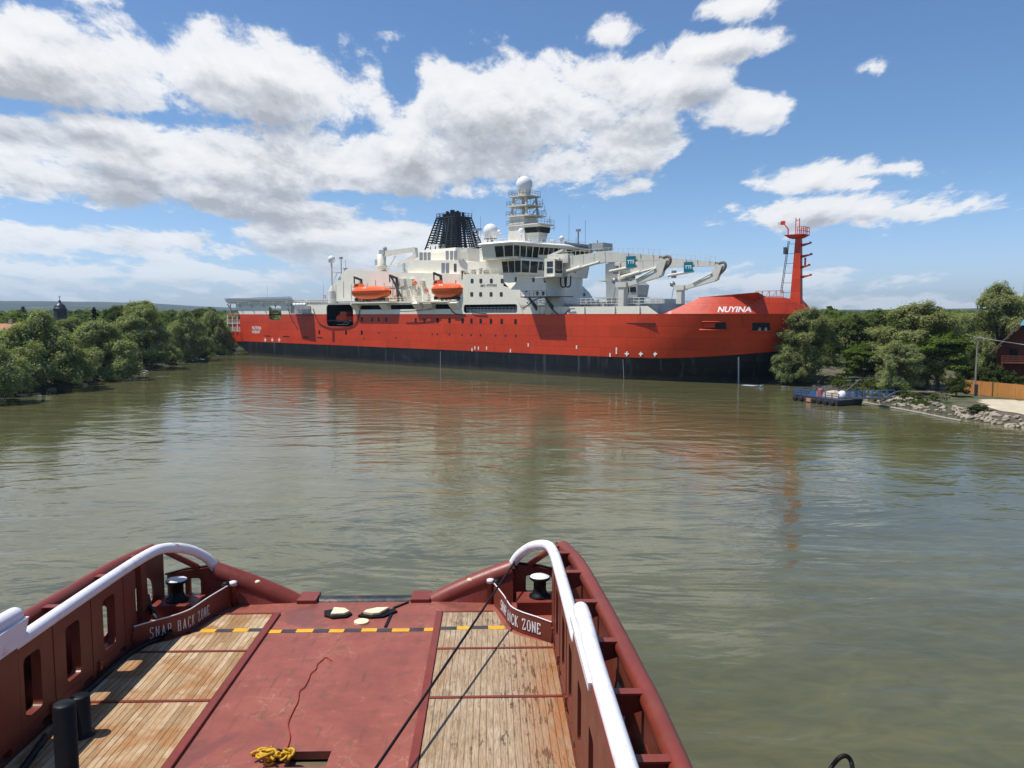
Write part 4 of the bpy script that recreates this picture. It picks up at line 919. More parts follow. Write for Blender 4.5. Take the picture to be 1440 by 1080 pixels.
# ------------------------------------------------------------------ lifeboats and workboat (their own things)
def ship_world(u, v, z): return SH_A + SH_D * u + SH_N * v + Vector((0, 0, z))
def lifeboat(u0, u1, v, z0, z1, label, num):
    L = u1 - u0; H = z1 - z0
    e = empty('lifeboat', ship_world((u0 + u1) / 2, v, z0), math.atan2(SH_D.y, SH_D.x)); tag(e, label, 'lifeboat', 'lifeboats on the starboard boat deck')
    hull = MB(); rows = []; n = 14
    for k in range(n + 1):
        t = -1 + 2 * k / n; s = max(0.02, 1 - abs(t) ** 3.2); x = t * L / 2
        w = 1.75 * s ** .6; kz = H * (.30 * abs(t) ** 4)
        rows.append([(x * .93, 0, kz), (x * .95, -w * .55, kz + H * .06), (x * .985, -w * .93, H * .30), (x, -w, H * .46)])
    hull.loft(rows, smooth=True); hull.loft([[(p[0], -p[1], p[2]) for p in r] for r in rows], smooth=True, flip=True); hull.build('hull', M_ORANGE, e)
    can = MB(); rows = []
    for k in range(n + 1):
        t = -1 + 2 * k / n; s = max(0.02, 1 - abs(t) ** 3.2); x = t * L / 2; w = 1.75 * s ** .6; hh = H * (.47 + .30 * s ** .5)
        rows.append([(x, -w, H * .46), (x, -w * 1.03, H * .50), (x * .99, -w * .86, H * .47 + (hh - H * .47) * .62), (x * .96, -w * .5, hh), (x * .96, 0, hh + .06)])
    can.loft(rows, smooth=False); can.loft([[(p[0], -p[1], p[2]) for p in r] for r in rows], flip=True); can.build('canopy', M_ORANGE, e)
    cp = MB(); cp.loft([[(-L * .42, -.75, H * .72), (-L * .2, -.75, H * .72), (-L * .2, .75, H * .72), (-L * .42, .75, H * .72)], [(-L * .39, -.55, H * .97), (-L * .26, -.55, H * .97), (-L * .26, .55, H * .97), (-L * .39, .55, H * .97)]], closed=True); cp.prism([(-L * .39, -.55), (-L * .26, -.55), (-L * .26, .55), (-L * .39, .55)], H * .95, H * .98); cp.build('cockpit', M_ORANGE, e)
    gl = MB(); gl.box(-L * .375, -L * .275, -.72, -.66, H * .80, H * .92); gl.build('cockpit_window', M_GLASS, e)
    ru = MB(); ru.loft([[(r[1][0], r[1][1] * 1.05, r[1][2] - .1) for r in rows], [(r[1][0], r[1][1] * 1.05, r[1][2] + .08) for r in rows]]); ru.build('rubbing_strake', paint('strake', (.40, .05, .015), .5), e)
    tx = MB(); text_mb(tx, num, 1.3, (-.6, -1.66, H * .52), (1, 0, 0), (0, .35, 1), .03, th=.04); tx.build('number', M_LETTER, e)
    cr = MB(); cr.box(-L * .36, -L * .30, -.9, .9, -.2, .5); cr.box(L * .1, L * .4, -.9, .9, -.2, .35); cr.box(-L * .15, L * .05, -.8, .8, -.2, .25); cr.build('cradle', M_DARK, e)
lu = [sd(x, 408, -.2)[0] for x in (493.5, 547.5, 606.5, 650)]
zt1 = sd(520, 399, -.2)[1] + .3; zb1 = 14.3
lifeboat(lu[0], lu[1], .2, zb1 + .2, zt1, 'orange enclosed lifeboat farther from the bow, beside the mooring bay opening', '12')
lifeboat(lu[2], lu[3], .2, zb1 + .2, zt1, 'orange enclosed lifeboat close to the white accommodation block with four window pairs', '22')
for n_, u in enumerate((lu[0] + .8, lu[1] - .3, lu[2] + .4, lu[3] - .4)):
    q = MB(); q.bar((u, 2.6, 14), (u, 2.2, 19.4), .4, .5); q.bar((u, 2.4, 19.3), (u, .1, 19.9), .4, .45); q.bar((u, .2, 19.9), (u, .2, 18.4), .22, .22)
    if n_ == 1: q.bar((u + .1, .6, 19.6), (u + 2.9, 1.6, 14.2), .35, .35)
    P_('davit', q, M_DGREY)
u0, u1 = by[0] + 2.2, by[1] - 2.6
wbt = empty('workboat', ship_world((u0 + u1) / 2, 2.2, 9.4), math.atan2(SH_D.y, SH_D.x)); tag(wbt, 'small red workboat stowed inside the dark square opening in the hull', 'workboat')
q = MB(); rows = []
for k in range(9):
    t = -1 + k / 4; s = max(.03, 1 - max(0, t) ** 2.5 * .95 - (.1 if t < -.9 else 0)); x = t * (u1 - u0) / 2
    rows.append([(x * .95, 0, 0.2), (x, -1.0 * s, .4), (x, -1.25 * s, 1.3), (x, -1.05 * s, 1.35), (x, 1.05 * s, 1.35), (x, 1.25 * s, 1.3), (x, 1.0 * s, .4)])
q.loft(rows, closed=True); q.build('hull', M_RED, wbt)
q = MB(); q.box(-1.6, .9, -.8, .8, 1.3, 2.5); q.box(-2.6, -1.6, -.7, .7, 1.3, 1.8); q.build('cabin', M_RED, wbt)
q = MB(); q.tube([(-2.8, -.9, .2), (2.2, -.9, .25)], .12, 6); q.tube([(-2.0, -1.3, -.6), (2.4, -1.3, -.5)], .1, 6); q.tube(smooth_path([(0, -1.4, -.7), (1.5, -1.4, .1), (2.6, -1.4, -.2), (3.4, -1.4, .4)]), .08, 6); q.build('cradle', M_GREY, wbt)

# small gear scattered over the decks
rg = random.Random(12)
for u, v, z in [(96 + k * 1.1, 1.2 + (k % 3) * .9, 19.2) for k in range(6)] + [(48 + k * 4.1, 5 + (k * 3) % 7, 21.6 - k * .2) for k in range(7)] + [(112 + k * 2.2, 3.1, 12.6) for k in range(11)] + [(76 + k * 1.7, 5.6, 20.4) for k in range(6)] + [(102 + k * 1.3, 4 + k * 2.2, 25.3) for k in range(6)]:
    q = MB(); a = rg.uniform(.25, .6); h = rg.uniform(.5, 1.3)
    if rg.random() < .5: q.lathe([(a * .6, z), (a * .6, z + h * .7), (a, z + h * .72), (a, z + h), (a * .3, z + h * 1.08)], u, v, 10)
    else: q.box(u - a, u + a, v - a * .8, v + a * .8, z - .1, z + h)
    P_('deck_vent', q, rg.choice([M_WHITE, M_GREY, M_CREAM, M_STEEL]))
for x, y, v in ((457, 417, 3.1), (557, 418, 3.1), (600, 408, 3.1)):
    q = MB(); u, z = sd(x, y, v); pts = [(u + .42 * math.cos(a * .6283), v - .1, z + .42 * math.sin(a * .6283)) for a in range(11)]; q.tube(pts, .1, 6); P_('life_ring', q, M_ORANGE)
for k in range(9):
    u, z = 46.5 + k * 3.1, 18.5 + (k % 2) * .8; q = MB(); q.bar((u, 3.14, z), (u, 3.14, z - 4.0), .1, .06); P_('wall_pipe', q, M_CREAM)
q = MB(); lattice(q, (95, .05, 0), (103.9, .05, 0), 19.2, 20.2, 8, .04, diag=False); P_('guard_rail', q, M_WHITE)
q = MB(); u, z = sd(650, 375, 4.2); q.bar((u, 4.2, z + 1.5), (u + 4.5, 4.2, z - 2.6), .1, .7); P_('outside_stair', q, M_GREY)
for z in (14.2, 16.6):
    q = MB(); q.tube([(60, 3.05, z + 1), (74, 3.05, z + 1)], .07, 6); P_('wall_pipe', q, M_GREY)
# ------------------------------------------------------------------ the tug we stand on.  local x to the right, y ahead (towards its stern), z up
TUG_A, TUG_TH = Vector((-4.15, 0, 0)), .027
tug = empty('tug_boat', TUG_A, TUG_TH); tag(tug, 'dark red work boat with planked open stern deck and white rails', 'tugboat')
def tw(x, y, z=0): 
    c, s = math.cos(TUG_TH), math.sin(TUG_TH); return TUG_A + Vector((x * c - y * s, x * s + y * c, z))
def tl(p):
    c, s = math.cos(TUG_TH), math.sin(TUG_TH); q = p - TUG_A; return Vector((q.x * c + q.y * s, -q.x * s + q.y * c, q.z))
def dk_at(px, py, z=1.8): return tl(at(px, py, z))
T_RED = paint('tug_red', (.200, .036, .022), .42, .18, .5, (.17, .070, .032), .55, spec=.45, fine=9, bump=.10, chips=(.10, .045, .022))
T_WALL = paint('tug_wall_red', (.165, .036, .021), .45, .14, .35, (.13, .055, .028), .6, streak=1.6, spec=.4, bump=.10, chips=(.28, .11, .06), chip_at=.70)
T_WHITE = paint('tug_white', (.78, .77, .80), .40, .06, .8, (.40, .26, .18), .5, spec=.4, bump=.08, chips=(.20, .075, .035), chip_at=.655)
T_BLACK = paint('tug_black', (.006, .006, .007), .5, .3, 1.5, spec=.22, chips=(.09, .075, .06), chip_at=.68)
T_YEL = paint('tug_yellow', (.72, .38, .02), .55, .15, 2.5, (.25, .14, .05), .5)
T_STRIPE = paint('stripe_black', (.055, .045, .045), .6, .3, 3)
T_CREAM = paint('pad_cream', (.80, .70, .46), .5, .08, 3, (.4, .25, .12), .4)
T_RUB = paint('rubber', (.02, .02, .022), .75, .3, 2)
# steel deck: oxide paint, scuffed and blotched
m_deck, b = new_mat('deck_oxide')
n1 = b.noise(b.co, .55, 6, .62, .4); n2 = b.noise(b.co, 3.5, 7, .66); n3 = b.noise(b.mapv(b.co, (9, .8, 9)), 1, 5, .6); n4 = b.noise(b.co, 1.7, 9, .72, 1.5)
col = b.ramp(n1, [(.3, (.205, .053, .036)), (.5, (.272, .071, .047)), (.7, (.310, .092, .060))])
col = b.mix(b.rng(n4, .51, .64, 0, .8, True), col, (.175, .066, .034)); col = b.mix(b.rng(n2, .60, .72, 0, .45, True), col, (.42, .17, .10)); col = b.mix(b.rng(n3, .56, .72, 0, .55, True), col, (.12, .045, .036))
sc1 = b.n('TexVoronoi', {'Vector': b.vm('ADD', b.mapv(b.co, (1.1, .8, 1)), b.vm('MULTIPLY', b.comb(n2, n4, 0), (.5, .5, 0))), 'Scale': 1.6}, feature='DISTANCE_TO_EDGE').outputs['Distance']
col = b.mix(b.m('MULTIPLY', b.rng(sc1, .0, .016, .55, 0), b.rng(n1, .48, .62)), col, (.50, .27, .22))
scr = b.noise(b.mapv(b.co, (22, 1.1, 1), rot=(0, 0, .06)), 1.0, 8, .7, .4); col = b.mix(b.m('MULTIPLY', b.rng(scr, .64, .70, 0, .6, True), b.rng(n1, .40, .60)), col, (.46, .24, .18))
pud = b.noise(b.co, .42, 4, .55, .9); col = b.mix(b.rng(pud, .58, .66, 0, .4, True), col, (.12, .05, .038))
fleck = b.noise(b.co, 16, 6, .75); col = b.mix(b.rng(fleck, .68, .73, 0, .8, True), col, (.075, .04, .03))
b.put(b.p.inputs['Base Color'], col); b.put(b.p.inputs['Roughness'], b.rng(b.m('SUBTRACT', n2, b.m('MULTIPLY', b.rng(pud, .58, .66), .25)), .2, .7, .36, .72)); b.put(b.p.inputs['Normal'], b.bump(b.m('ADD', n2, b.m('MULTIPLY', n1, 1.5)), .25, .01))
# planking
m_wood, b = new_mat('deck_planks')
x, y, z = b.sep(b.co); pw = .155
k = b.m('DIVIDE', x, pw); idn = b.m('FLOOR', k); fr_ = b.m('FRACT', k)
rnd = b.n('TexWhiteNoise', {'W': idn}, noise_dimensions='1D').outputs[0]
yy = b.m('ADD', y, b.m('MULTIPLY', rnd, 3.7)); ln = b.m('DIVIDE', yy, 3.1); rn2 = b.n('TexWhiteNoise', {'Vector': b.comb(idn, b.m('FLOOR', ln), 0)}, noise_dimensions='2D').outputs[0]
grain = b.noise(b.comb(b.m('MULTIPLY', x, 46), b.m('MULTIPLY', y, 2.2), b.m('MULTIPLY', idn, 3.3)), 1.0, 7, .65, .5)
blot = b.noise(b.co, .9, 7, .62, .4); worn = b.noise(b.mapv(b.co, (2.2, .7, 1)), 1.0, 6, .65)
mark = b.noise(b.mapv(b.co, (5.0, 1.6, 1)), 1.0, 8, .74, .7)
base = b.ramp(b.m('ADD', b.m('MULTIPLY', rn2, .45), b.m('MULTIPLY', worn, .6)), [(.25, (.32, .20, .105)), (.5, (.47, .325, .185)), (.75, (.57, .44, .29))])
base = b.mix(b.rng(blot, .44, .62, 0, .75, True), base, (.36, .165, .055))
rightside = b.rng(x, 1.5, 3.2)                                         # the right-hand panels are more worn and stained
base = b.mix(b.m('MULTIPLY', rightside, b.rng(mark, .44, .56, .0, .65, True)), base, (.27, .185, .115))
base = b.mix(b.m('MULTIPLY', rightside, b.rng(b.m('ADD', mark, b.m('MULTIPLY', worn, .35)), .74, .84, .0, .9, True)), base, (.055, .04, .03))
base = b.mix(b.m('MULTIPLY', b.rng(x, 4.1, 5.6), b.rng(b.m('ADD', worn, b.m('MULTIPLY', grain, .4)), .55, .85, .15, .95)), base, (.33, .10, .02))
greyw = b.ramp(b.m('ADD', b.m('MULTIPLY', grain, .5), b.m('MULTIPLY', worn, .5)), [(.32, (.27, .20, .125)), (.5, (.40, .315, .215)), (.68, (.52, .43, .32))])
base = b.mix(b.m('MULTIPLY', rightside, .72), base, greyw)
gouge = b.noise(b.mapv(b.co, (8.5, 1.5, 1)), 1.0, 9, .74, .35); gz = b.noise(b.mapv(b.co, (.9, .45, 1)), 1.0, 4, .6)
gk = b.m('MULTIPLY', b.rng(b.m('ADD', gouge, b.m('MULTIPLY', b.m('SUBTRACT', gz, .5), .5)), .56, .63, 0, .9, True), b.rng(x, 2.2, 4.6, .35, 1.0))
base = b.mix(b.m('MULTIPLY', rightside, gk), base, (.075, .055, .04))
base = b.mix(b.m('MULTIPLY', b.rng(x, 4.6, 5.8, 0, .85), b.rng(b.m('ADD', worn, b.m('MULTIPLY', grain, .5)), .55, .85)), base, (.34, .115, .025))
base = b.mix(1.0, base, b.ramp(grain, [(.28, (.56, .50, .44)), (.58, (1.0, 1.0, 1.0))]), 'MULTIPLY')
seam = b.m('MINIMUM', fr_, b.m('SUBTRACT', 1.0, fr_)); wob = b.m('MULTIPLY', b.m('SUBTRACT', grain, .5), .06)
sm = b.m('MULTIPLY', b.rng(b.m('ADD', seam, wob), .03, .11, 1, 0, True), b.m('MULTIPLY', b.rng(rnd, .0, .6, .45, 1.0), b.m('MULTIPLY', b.rng(b.m('ADD', worn, b.m('MULTIPLY', gouge, .4)), .45, .8, .35, 1.0), b.rng(rightside, 0, 1, 1.0, .75))))
spl = b.rng(b.noise(b.comb(b.m('MULTIPLY', x, 17), b.m('MULTIPLY', y, .9), 0), 1.0, 6, .7, .8), .63, .70, 0, .75, True)
base = b.mix(b.m('MAXIMUM', sm, spl), base, (.05, .032, .02))
b.put(b.p.inputs['Base Color'], base); b.p.inputs['Roughness'].default_value = .82; b.p.inputs['Specular IOR Level'].default_value = .2
b.put(b.p.inputs['Normal'], b.bump(b.m('SUBTRACT', b.m('MULTIPLY', grain, .5), sm), .5, .012))

def TP(name, mb, mat, parent=None, bevel=0.0, label=None):
    o = mb.build(name, mat, parent or tug, bevel)
    if label: o['label'] = label
    return o
DZ = 1.8
half = [(7.0, -14), (7.12, 12), (7.08, 17), (6.9, 20.5), (6.6, 23), (6.2, 24.8), (5.4, 25.35), (2.0, 25.5)]
outl = half + [(-x, y) for x, y in reversed(half)]
q = MB(); rows = [[(x * k, y if y < 0 else y * ky, z) for x, y in outl] for z, k, ky in ((-1.2, .96, .99), (.4, .99, .997), (1.5, 1.0, 1.0), (1.62, 1.0, 1.0))]
q.loft(rows, closed=True); q.prism(outl, -1.2, -1.1); TP('hull', q, T_RED)
deck_o = [(x, y) for x, y in half[:-1]] + [(2.1, 25.35), (2.1, 24.72), (-2.1, 24.72), (-2.1, 25.35)] + [(-x, y) for x, y in reversed(half[:-1])]
s0, s1 = dk_at(409, 1057), dk_at(458, 1078)
slot = [(s0.x, s1.y), (s1.x, s1.y), (s1.x, s0.y), (s0.x, s0.y)]
q = MB(); q.prism(deck_o, 1.62, DZ, [slot]); TP('deck', q, m_deck)
q = MB(); q.box(s0.x - .05, s1.x + .05, s1.y - .05, s0.y + .05, 1.50, 1.56); TP('deck_recess', q, paint('murky', (.16, .13, .08), .25, .2, 2))
q = MB(); q.box(-9.5 + 4.15 - 2, 7, -13.5, 2.6, 1.8, 8.9); q.box(-7.0, 6.6, -12, 2.3, 8.9, 9.05); TP('deckhouse', q, T_WHITE)
for s in (-1, 1):
    for y0, y1 in ((-1.5, 12.6), (12.72, 18.12), (18.24, 20.92)):
        q = MB(); q.box(min(s * 2.64, s * 5.87), max(s * 2.64, s * 5.87), y0, y1, DZ + .002, DZ + .045); TP('plank_panel', q, m_wood)
    q = MB(); pl = [(2.64, 21.04), (5.86, 21.04), (5.80, 21.30), (5.05, 21.75), (4.66, 22.15), (4.45, 22.75), (4.28, 23.65), (2.64, 23.65)]
    q.prism([(s * x, y) for x, y in (pl if s > 0 else pl[::-1])], DZ + .002, DZ + .045); TP('plank_panel', q, m_wood)
    q = MB(); q.box(min(s * 2.42, s * 2.62), max(s * 2.42, s * 2.62), -1.5, 23.75, DZ + .003, DZ + .075); TP('deck_edge_bar', q, T_RED, bevel=.015)
    for y in (12.66, 18.18, 20.98, 23.70):
        q = MB(); q.box(min(s * 2.63, s * 5.6), max(s * 2.63, s * (5.86 if y < 23 else 4.2)), y - .05, y + .05, DZ + .004, DZ + .062); TP('deck_edge_bar', q, T_RED)
q = MB(); x = 4.52; i = 0
while x > -4.85:
    w_ = .47 + .04 * math.sin(i * 2.3); q.cur = i % 2; x -= w_; z = DZ + (.050 if abs(x + w_ / 2) > 2.64 else .009)
    dy = .05 * math.sin(i * 1.7) * .4; q.box(x, x + w_, 22.30 + dy, 22.54 + dy, z - .004, z); i += 1
TP('hazard_stripe', q, [T_YEL, T_STRIPE])
# stern roller and cheeks
q = MB(); q.tube([(-1.5, 25.08, 1.55), (1.5, 25.08, 1.55)], .33, 24); TP('stern_roller', q, paint('roller_steel', (.05, .055, .06), .35, .4, 1.2, (.28, .16, .09), .6, streak=2.2, metal=.4))
for s in (-1, 1):
    q = MB(); q.box(min(s * 1.52, s * 2.15), max(s * 1.52, s * 2.15), 24.6, 25.42, 1.55, 1.93); TP('roller_cheek', q, T_RED, bevel=.03)
# tow pin covers
pads = [([(-1.02, 23.5), (-.72, 23.28), (-.30, 23.36), (-.18, 23.62), (-.42, 23.92), (-.86, 23.98), (-1.1, 23.86)], [(-.80, 23.38), (-.38, 23.42), (-.26, 23.60), (-.44, 23.84), (-.80, 23.92)]),
        ([(.02, 23.44), (.45, 23.28), (.82, 23.34), (1.20, 23.80), (.98, 23.95), (.52, 23.92), (.12, 23.66)], [(.18, 23.5), (.48, 23.38), (.70, 23.44), (.94, 23.88), (.54, 23.86), (.24, 23.68)])]
for base_, top in pads:
    q = MB(); q.prism(base_, DZ, DZ + .07); pb_ = TP('tow_pin_cover', q, T_BLACK, bevel=.01)
    q = MB(); q.prism(top, DZ + .07, DZ + .16); TP('cover_lid', q, T_CREAM, pb_, bevel=.02)
q = MB(); q.lathe([(.22, DZ), (.22, DZ + .05)], .20, 23.02, 20, False); TP('deck_cap', q, T_CREAM)
q = MB(); q.bar((1.45, 24.62, DZ + .02), (1.05, 24.15, DZ + .02), .07, .05); q.bar((1.05, 24.15, DZ + .02), (.98, 22.6, DZ + .02), .07, .05); TP('deck_seam', q, T_BLACK)
# big rounded stern bulwarks rising from the roller to the corners
for s in (-1, 1):
    q = MB(); path = smooth_path([(s * 2.12, 25.02, 1.58), (s * 2.9, 25.0, 1.98), (s * 3.9, 24.97, 2.42), (s * 4.85, 24.95, 2.78)], 6)
    q.tube(path, [.33] * len(path), 20)
    rows = [[(p.x, p.y - .30, p.z - .1) for p in path], [(p.x, p.y - .42, min(p.z - .25, DZ) - .1) for p in path]]; q.loft(rows, flip=s < 0)
    TP('stern_bulwark', q, T_RED)
    q = MB(); q.ball((s * 3.45, 24.83, 2.47), .11, .11, .07); TP('bulwark_boss', q, T_CREAM)
    q = MB(); q.tube([(s * 2.2, 25.22, 1.80), (s * 4.85, 25.2, 3.02)], .035, 6); TP('bulwark_edge', q, T_BLACK)
    # corner plate with two fairlead openings
    q = MB(); pl = [(4.75, DZ - .1), (6.35, DZ - .1), (6.35, 2.72), (5.75, 2.86), (4.75, 2.98)]; hl = [rrect(5.28, 5.62, 2.05, 2.6, .08), rrect(5.78, 6.15, 1.95, 2.55, .1)]
    if s > 0: q.plate(pl, hl, (0, 24.98, 0), (1, 0, 0), (0, 0, 1), .12)
    else: q.plate([(-x, z) for x, z in reversed(pl)], [[(-x, z) for x, z in h] for h in hl], (0, 24.98, 0), (1, 0, 0), (0, 0, 1), .12)
    TP('corner_plate', q, T_WALL)
    q = MB(); q.tube([(s * 4.75, 24.95, 3.02), (s * 5.75, 24.95, 2.90), (s * 6.4, 24.85, 2.75)], .04, 6); TP('corner_edge', q, T_BLACK)
    # outer bulwark, its big tube and the gusset brackets
    oc = [(7.15, -2), (7.15, 12), (7.08, 15), (6.98, 17.5), (6.84, 20), (6.68, 22.2), (6.42, 24.0)]
    p_ = smooth_path([(s * x, y, 3.88 if y < 22.5 else 3.80) for x, y in oc], 4); q = MB(); q.tube(p_, .20, 14); TP('outer_rail', q, T_RED)
    # inner cargo rail wall with slots and scuppers
    def wall_mb(y0, y1, z1, hl):
        mb_ = MB(); mb_.plate([(y0, DZ - .02), (y1, DZ - .02), (y1, z1), (y0, z1)], hl, (s * 5.9, 0, 0), (0, 1, 0), (0, 0, 1), .22 * s); return mb_
    hl = [rrect(y, y + .64, 2.40, 3.74, .12) for y in (16.36, 18.02, 19.80)] + [rrect(y, y + .42, 1.88, 2.08, .06, 2) for y in (16.9, 17.5, 18.75, 19.35, 20.6)]
    TP('inner_bulwark', wall_mb(16.2, 21.65, 4.0, hl), T_WALL)
    hl = [rrect(y, y + .64, 2.40, 3.74, .12) for y in (5.6, 7.4, 9.2, 11.0, 12.75, 14.55)] + [rrect(y, y + .42, 1.88, 2.08, .06, 2) for y in (11.8, 13.6, 15.4)]
    TP('inner_bulwark', wall_mb(2.6, 16.19, 4.55, hl), T_WALL)
    q = MB()
    for y in (17.52, 19.22, 20.95): q.box(min(s * 5.886, s * 5.9), max(s * 5.886, s * 5.9), y - .012, y + .012, DZ + .02, 3.98)
    q.box(min(s * 5.888, s * 5.9), max(s * 5.888, s * 5.9), 16.25, 21.6, 2.195, 2.215); TP('weld_bead', q, T_WALL)
    for y in (17.3, 19.5, 21.3):
        q = MB(); q.plate([(y - .07, 2.05), (y + .07, 2.05), (y + .05, 2.28), (y - .05, 2.28)], [rrect(y - .025, y + .025, 2.16, 2.22, .02, 2)], (s * 5.84, 0, 0), (0, 1, 0), (0, 0, 1), .06 * s); TP('lashing_lug', q, T_RED)
    # outer plate with oval freeing openings
    ys = [2.6, 12, 15, 17.5, 20, 22.2, 24.6]; xs = [7.13, 7.11, 7.05, 6.93, 6.80, 6.63, 6.38]
    for i in range(len(ys) - 1):
        a = Vector((s * xs[i], ys[i], 0)); c = Vector((s * xs[i + 1], ys[i + 1], 0)); L = (c - a).length; hl = []
        n = max(1, round(L / 2.4))
        for k in range(n):
            m0 = (k + .5) * L / n; hl.append(rrect(m0 - .55, m0 + .55, 2.15, 3.05, .4, 5))
        top = 3.72
        q = MB(); q.plate([(0, DZ - .3), (L, DZ - .3), (L, top), (0, top)], hl, a, (c - a), (0, 0, 1), -.05 * s)
        TP('outer_bulwark', q, T_WALL)
    for y in (5.0, 7.3, 9.5, 11.8, 14.05, 16.4, 18.75, 21.0, 22.75):
        xo = np.interp(y, [o[1] for o in oc], [o[0] for o in oc]); q = MB()
        zt_ = 4.0; q.plate([(6.1, zt_ - .62), (xo - .05, zt_ - .34), (xo - .05, zt_ - .02), (6.1, zt_ - .02)], [], (0, y, 0), (s, 0, 0), (0, 0, 1), .04)
        q.box(min(s * 6.1, s * (xo - .02)), max(s * 6.1, s * (xo - .02)), y - .11, y + .11, zt_ - .02, zt_ + .02); TP('rail_bracket', q, T_RED)
    # stringer and pipe runs between the two walls
    q = MB(); q.tube([(s * 6.45, 2.6, 3.3), (s * 6.45, 15.9, 3.3)], .06, 8); TP('side_pipe', q, T_RED)
    ce = dk_at(918, 1050, 3.0); q = MB(); q.tube([(s * ce.x, ce.y - 3.2, 3.0), (s * ce.x, ce.y - .12, 3.0), (s * ce.x, ce.y - .03, 3.0), (s * ce.x, ce.y, 3.0)], [.2, .2, .16, .06], 14); TP('air_bottle', q, T_RED)
    for y in (13.2, 15.4, 17.6):
        q = MB(); q.lathe([(.16, 3.0), (.30, 3.02), (.36, 3.12), (.30, 3.22), (.16, 3.24)], 0, 0, 16); o = TP('fender_tyre', q, T_RUB); o.rotation_euler = (0, R(90), R(10)); o.location = (s * 6.6 - 3.1, y, 2.75)
    # white handrails: long one ends at the corner, thick one starts above it
    q = MB(); p_ = smooth_path([(s * 6.02, 15.9, 4.12), (s * 6.02, 18, 4.12), (s * 6.02, 20.5, 4.10), (s * 6.0, 22.6, 4.06), (s * 5.86, 23.6, 3.98), (s * 5.45, 24.35, 3.72), (s * 5.05, 24.8, 3.30), (s * 4.82, 24.95, 2.9)], 6)
    q.tube(p_, [.03] + [.155] * (len(p_) - 1), 16); TP('handrail', q, T_WHITE)
    q = MB(); p_ = smooth_path([(s * 6.10, 16.60, 4.66), (s * 6.10, 16.3, 4.68), (s * 6.10, 15.4, 4.70), (s * 6.08, 13.8, 4.66), (s * 6.08, 10, 4.66), (s * 6.08, 2.6, 4.66)], 4)
    q.tube(p_, [.11, .16, .175] + [.178] * 4 + [.165] * (len(p_) - 7), 16); zk = 4.1 if s < 0 else 4.45; q.plate([(13.2, zk), (16.35, zk), (16.6, 4.6), (13.2, 4.6)], [], (s * 5.86, 0, 0), (0, 1, 0), (0, 0, 1), .1 * s); TP('upper_handrail', q, T_WHITE)
    q = MB(); q.tube([(s * 6.25, 24.1, 3.84), (s * 5.4, 24.95, 2.95)], .10, 10); TP('corner_brace', q, T_RED)
    q = MB(); q.plate([(22.25, DZ), (22.6, DZ), (22.5, 3.9), (22.15, 3.9)], [], (s * 5.95, 0, 0), (0, 1, 0), (0, 0, 1), .1 * s); q.plate([(5.95, DZ), (6.2, DZ), (6.2, 3.9), (5.95, 3.9)], [], (0, 22.35, 0), (s, 0, 0), (0, 0, 1), .06); TP('rail_post', q, T_WALL)
    q = MB(); p_ = [(s * 6.42, 24.0, 3.80), (s * 6.2, 24.25, 3.86), (s * 5.75, 24.0, 3.9)]; q.plate([(5.75, 23.55), (6.45, 23.85), (6.42, 24.1), (5.8, 24.0)] if s > 0 else [(-5.8, 24.0), (-6.42, 24.1), (-6.45, 23.85), (-5.75, 23.55)], [], (0, 0, 3.86), (1, 0, 0), (0, 1, 0), .04); TP('rail_bracket', q, T_RED)
    # bollard stand behind the snap-back plate
    q = MB(); q.box(min(s * 4.95, s * 6.3), max(s * 4.95, s * 6.3), 23.45, 24.4, DZ, 2.22); TP('bollard_stand', q, T_RED, bevel=.02)
    q = MB(); q.lathe([(.34, 2.22), (.34, 2.27), (.25, 2.32), (.20, 2.45), (.20, 2.72), (.30, 2.78), (.33, 2.83), (.31, 2.87)], s * 5.68, 23.95, 22); bo = TP('bollard', q, T_BLACK)
    q = MB(); q.lathe([(.315, 2.872), (.30, 2.885), (.10, 2.90)], s * 5.68, 23.95, 22); TP('bollard_cap', q, T_WHITE, bo)
    for y in (16.75, 18.4, 20.2, 14.9, 13.1):
        q = MB(); q.lathe([(.17, DZ), (.17, 2.42), (.20, 2.45), (.20, 2.52)], s * 6.45, y, 14); bo = TP('bollard', q, T_BLACK); q = MB(); q.lathe([(.20, 2.522), (.18, 2.55)], s * 6.45, y, 14); TP('bollard_cap', q, T_WHITE, bo)
    for (xx, yy) in ((4.12, 24.5), (4.32, 24.42)):
        q = MB(); q.lathe([(.10, DZ), (.10, 2.42), (.13, 2.45), (.13, 2.55), (.09, 2.58)], s * xx, yy, 14); bo = TP('guide_pin', q, T_WALL); q = MB(); q.lathe([(.135, 2.5), (.12, 2.60), (.03, 2.63)], s * xx, yy, 14); TP('pin_cap', q, T_WHITE if xx < 4.2 else T_BLACK, bo)
    # curved snap-back plate with lettering and a white top edge
    pl = smooth_path([(s * 5.85, 21.35, 0), (s * 5.45, 21.72, 0), (s * 5.05, 22.05, 0), (s * 4.76, 22.42, 0), (s * 4.62, 22.9, 0), (s * 4.52, 23.35, 0), (s * 4.22, 24.4, 0)], 8)
    cum = [0]
    for a, c in zip(pl, pl[1:]): cum.append(cum[-1] + (c - a).length)
    topz = lambda t: 2.42 + .10 * t
    q = MB(); rows = []
    for off, zz in ((0, 0), (0, 1), (.04, 1), (.04, 0)):
        row = []
        for i, p in enumerate(pl):
            t_ = (pl[min(i + 1, len(pl) - 1)] - pl[max(i - 1, 0)]).normalized(); nn = Vector((t_.y, -t_.x, 0)) * s
            z = DZ if zz == 0 else topz(cum[i] / cum[-1]); row.append((p.x + nn.x * off, p.y + nn.y * off, z))
        rows.append(row)
    q.loft(rows, smooth=False); TP('snap_back_plate', q, T_WALL)
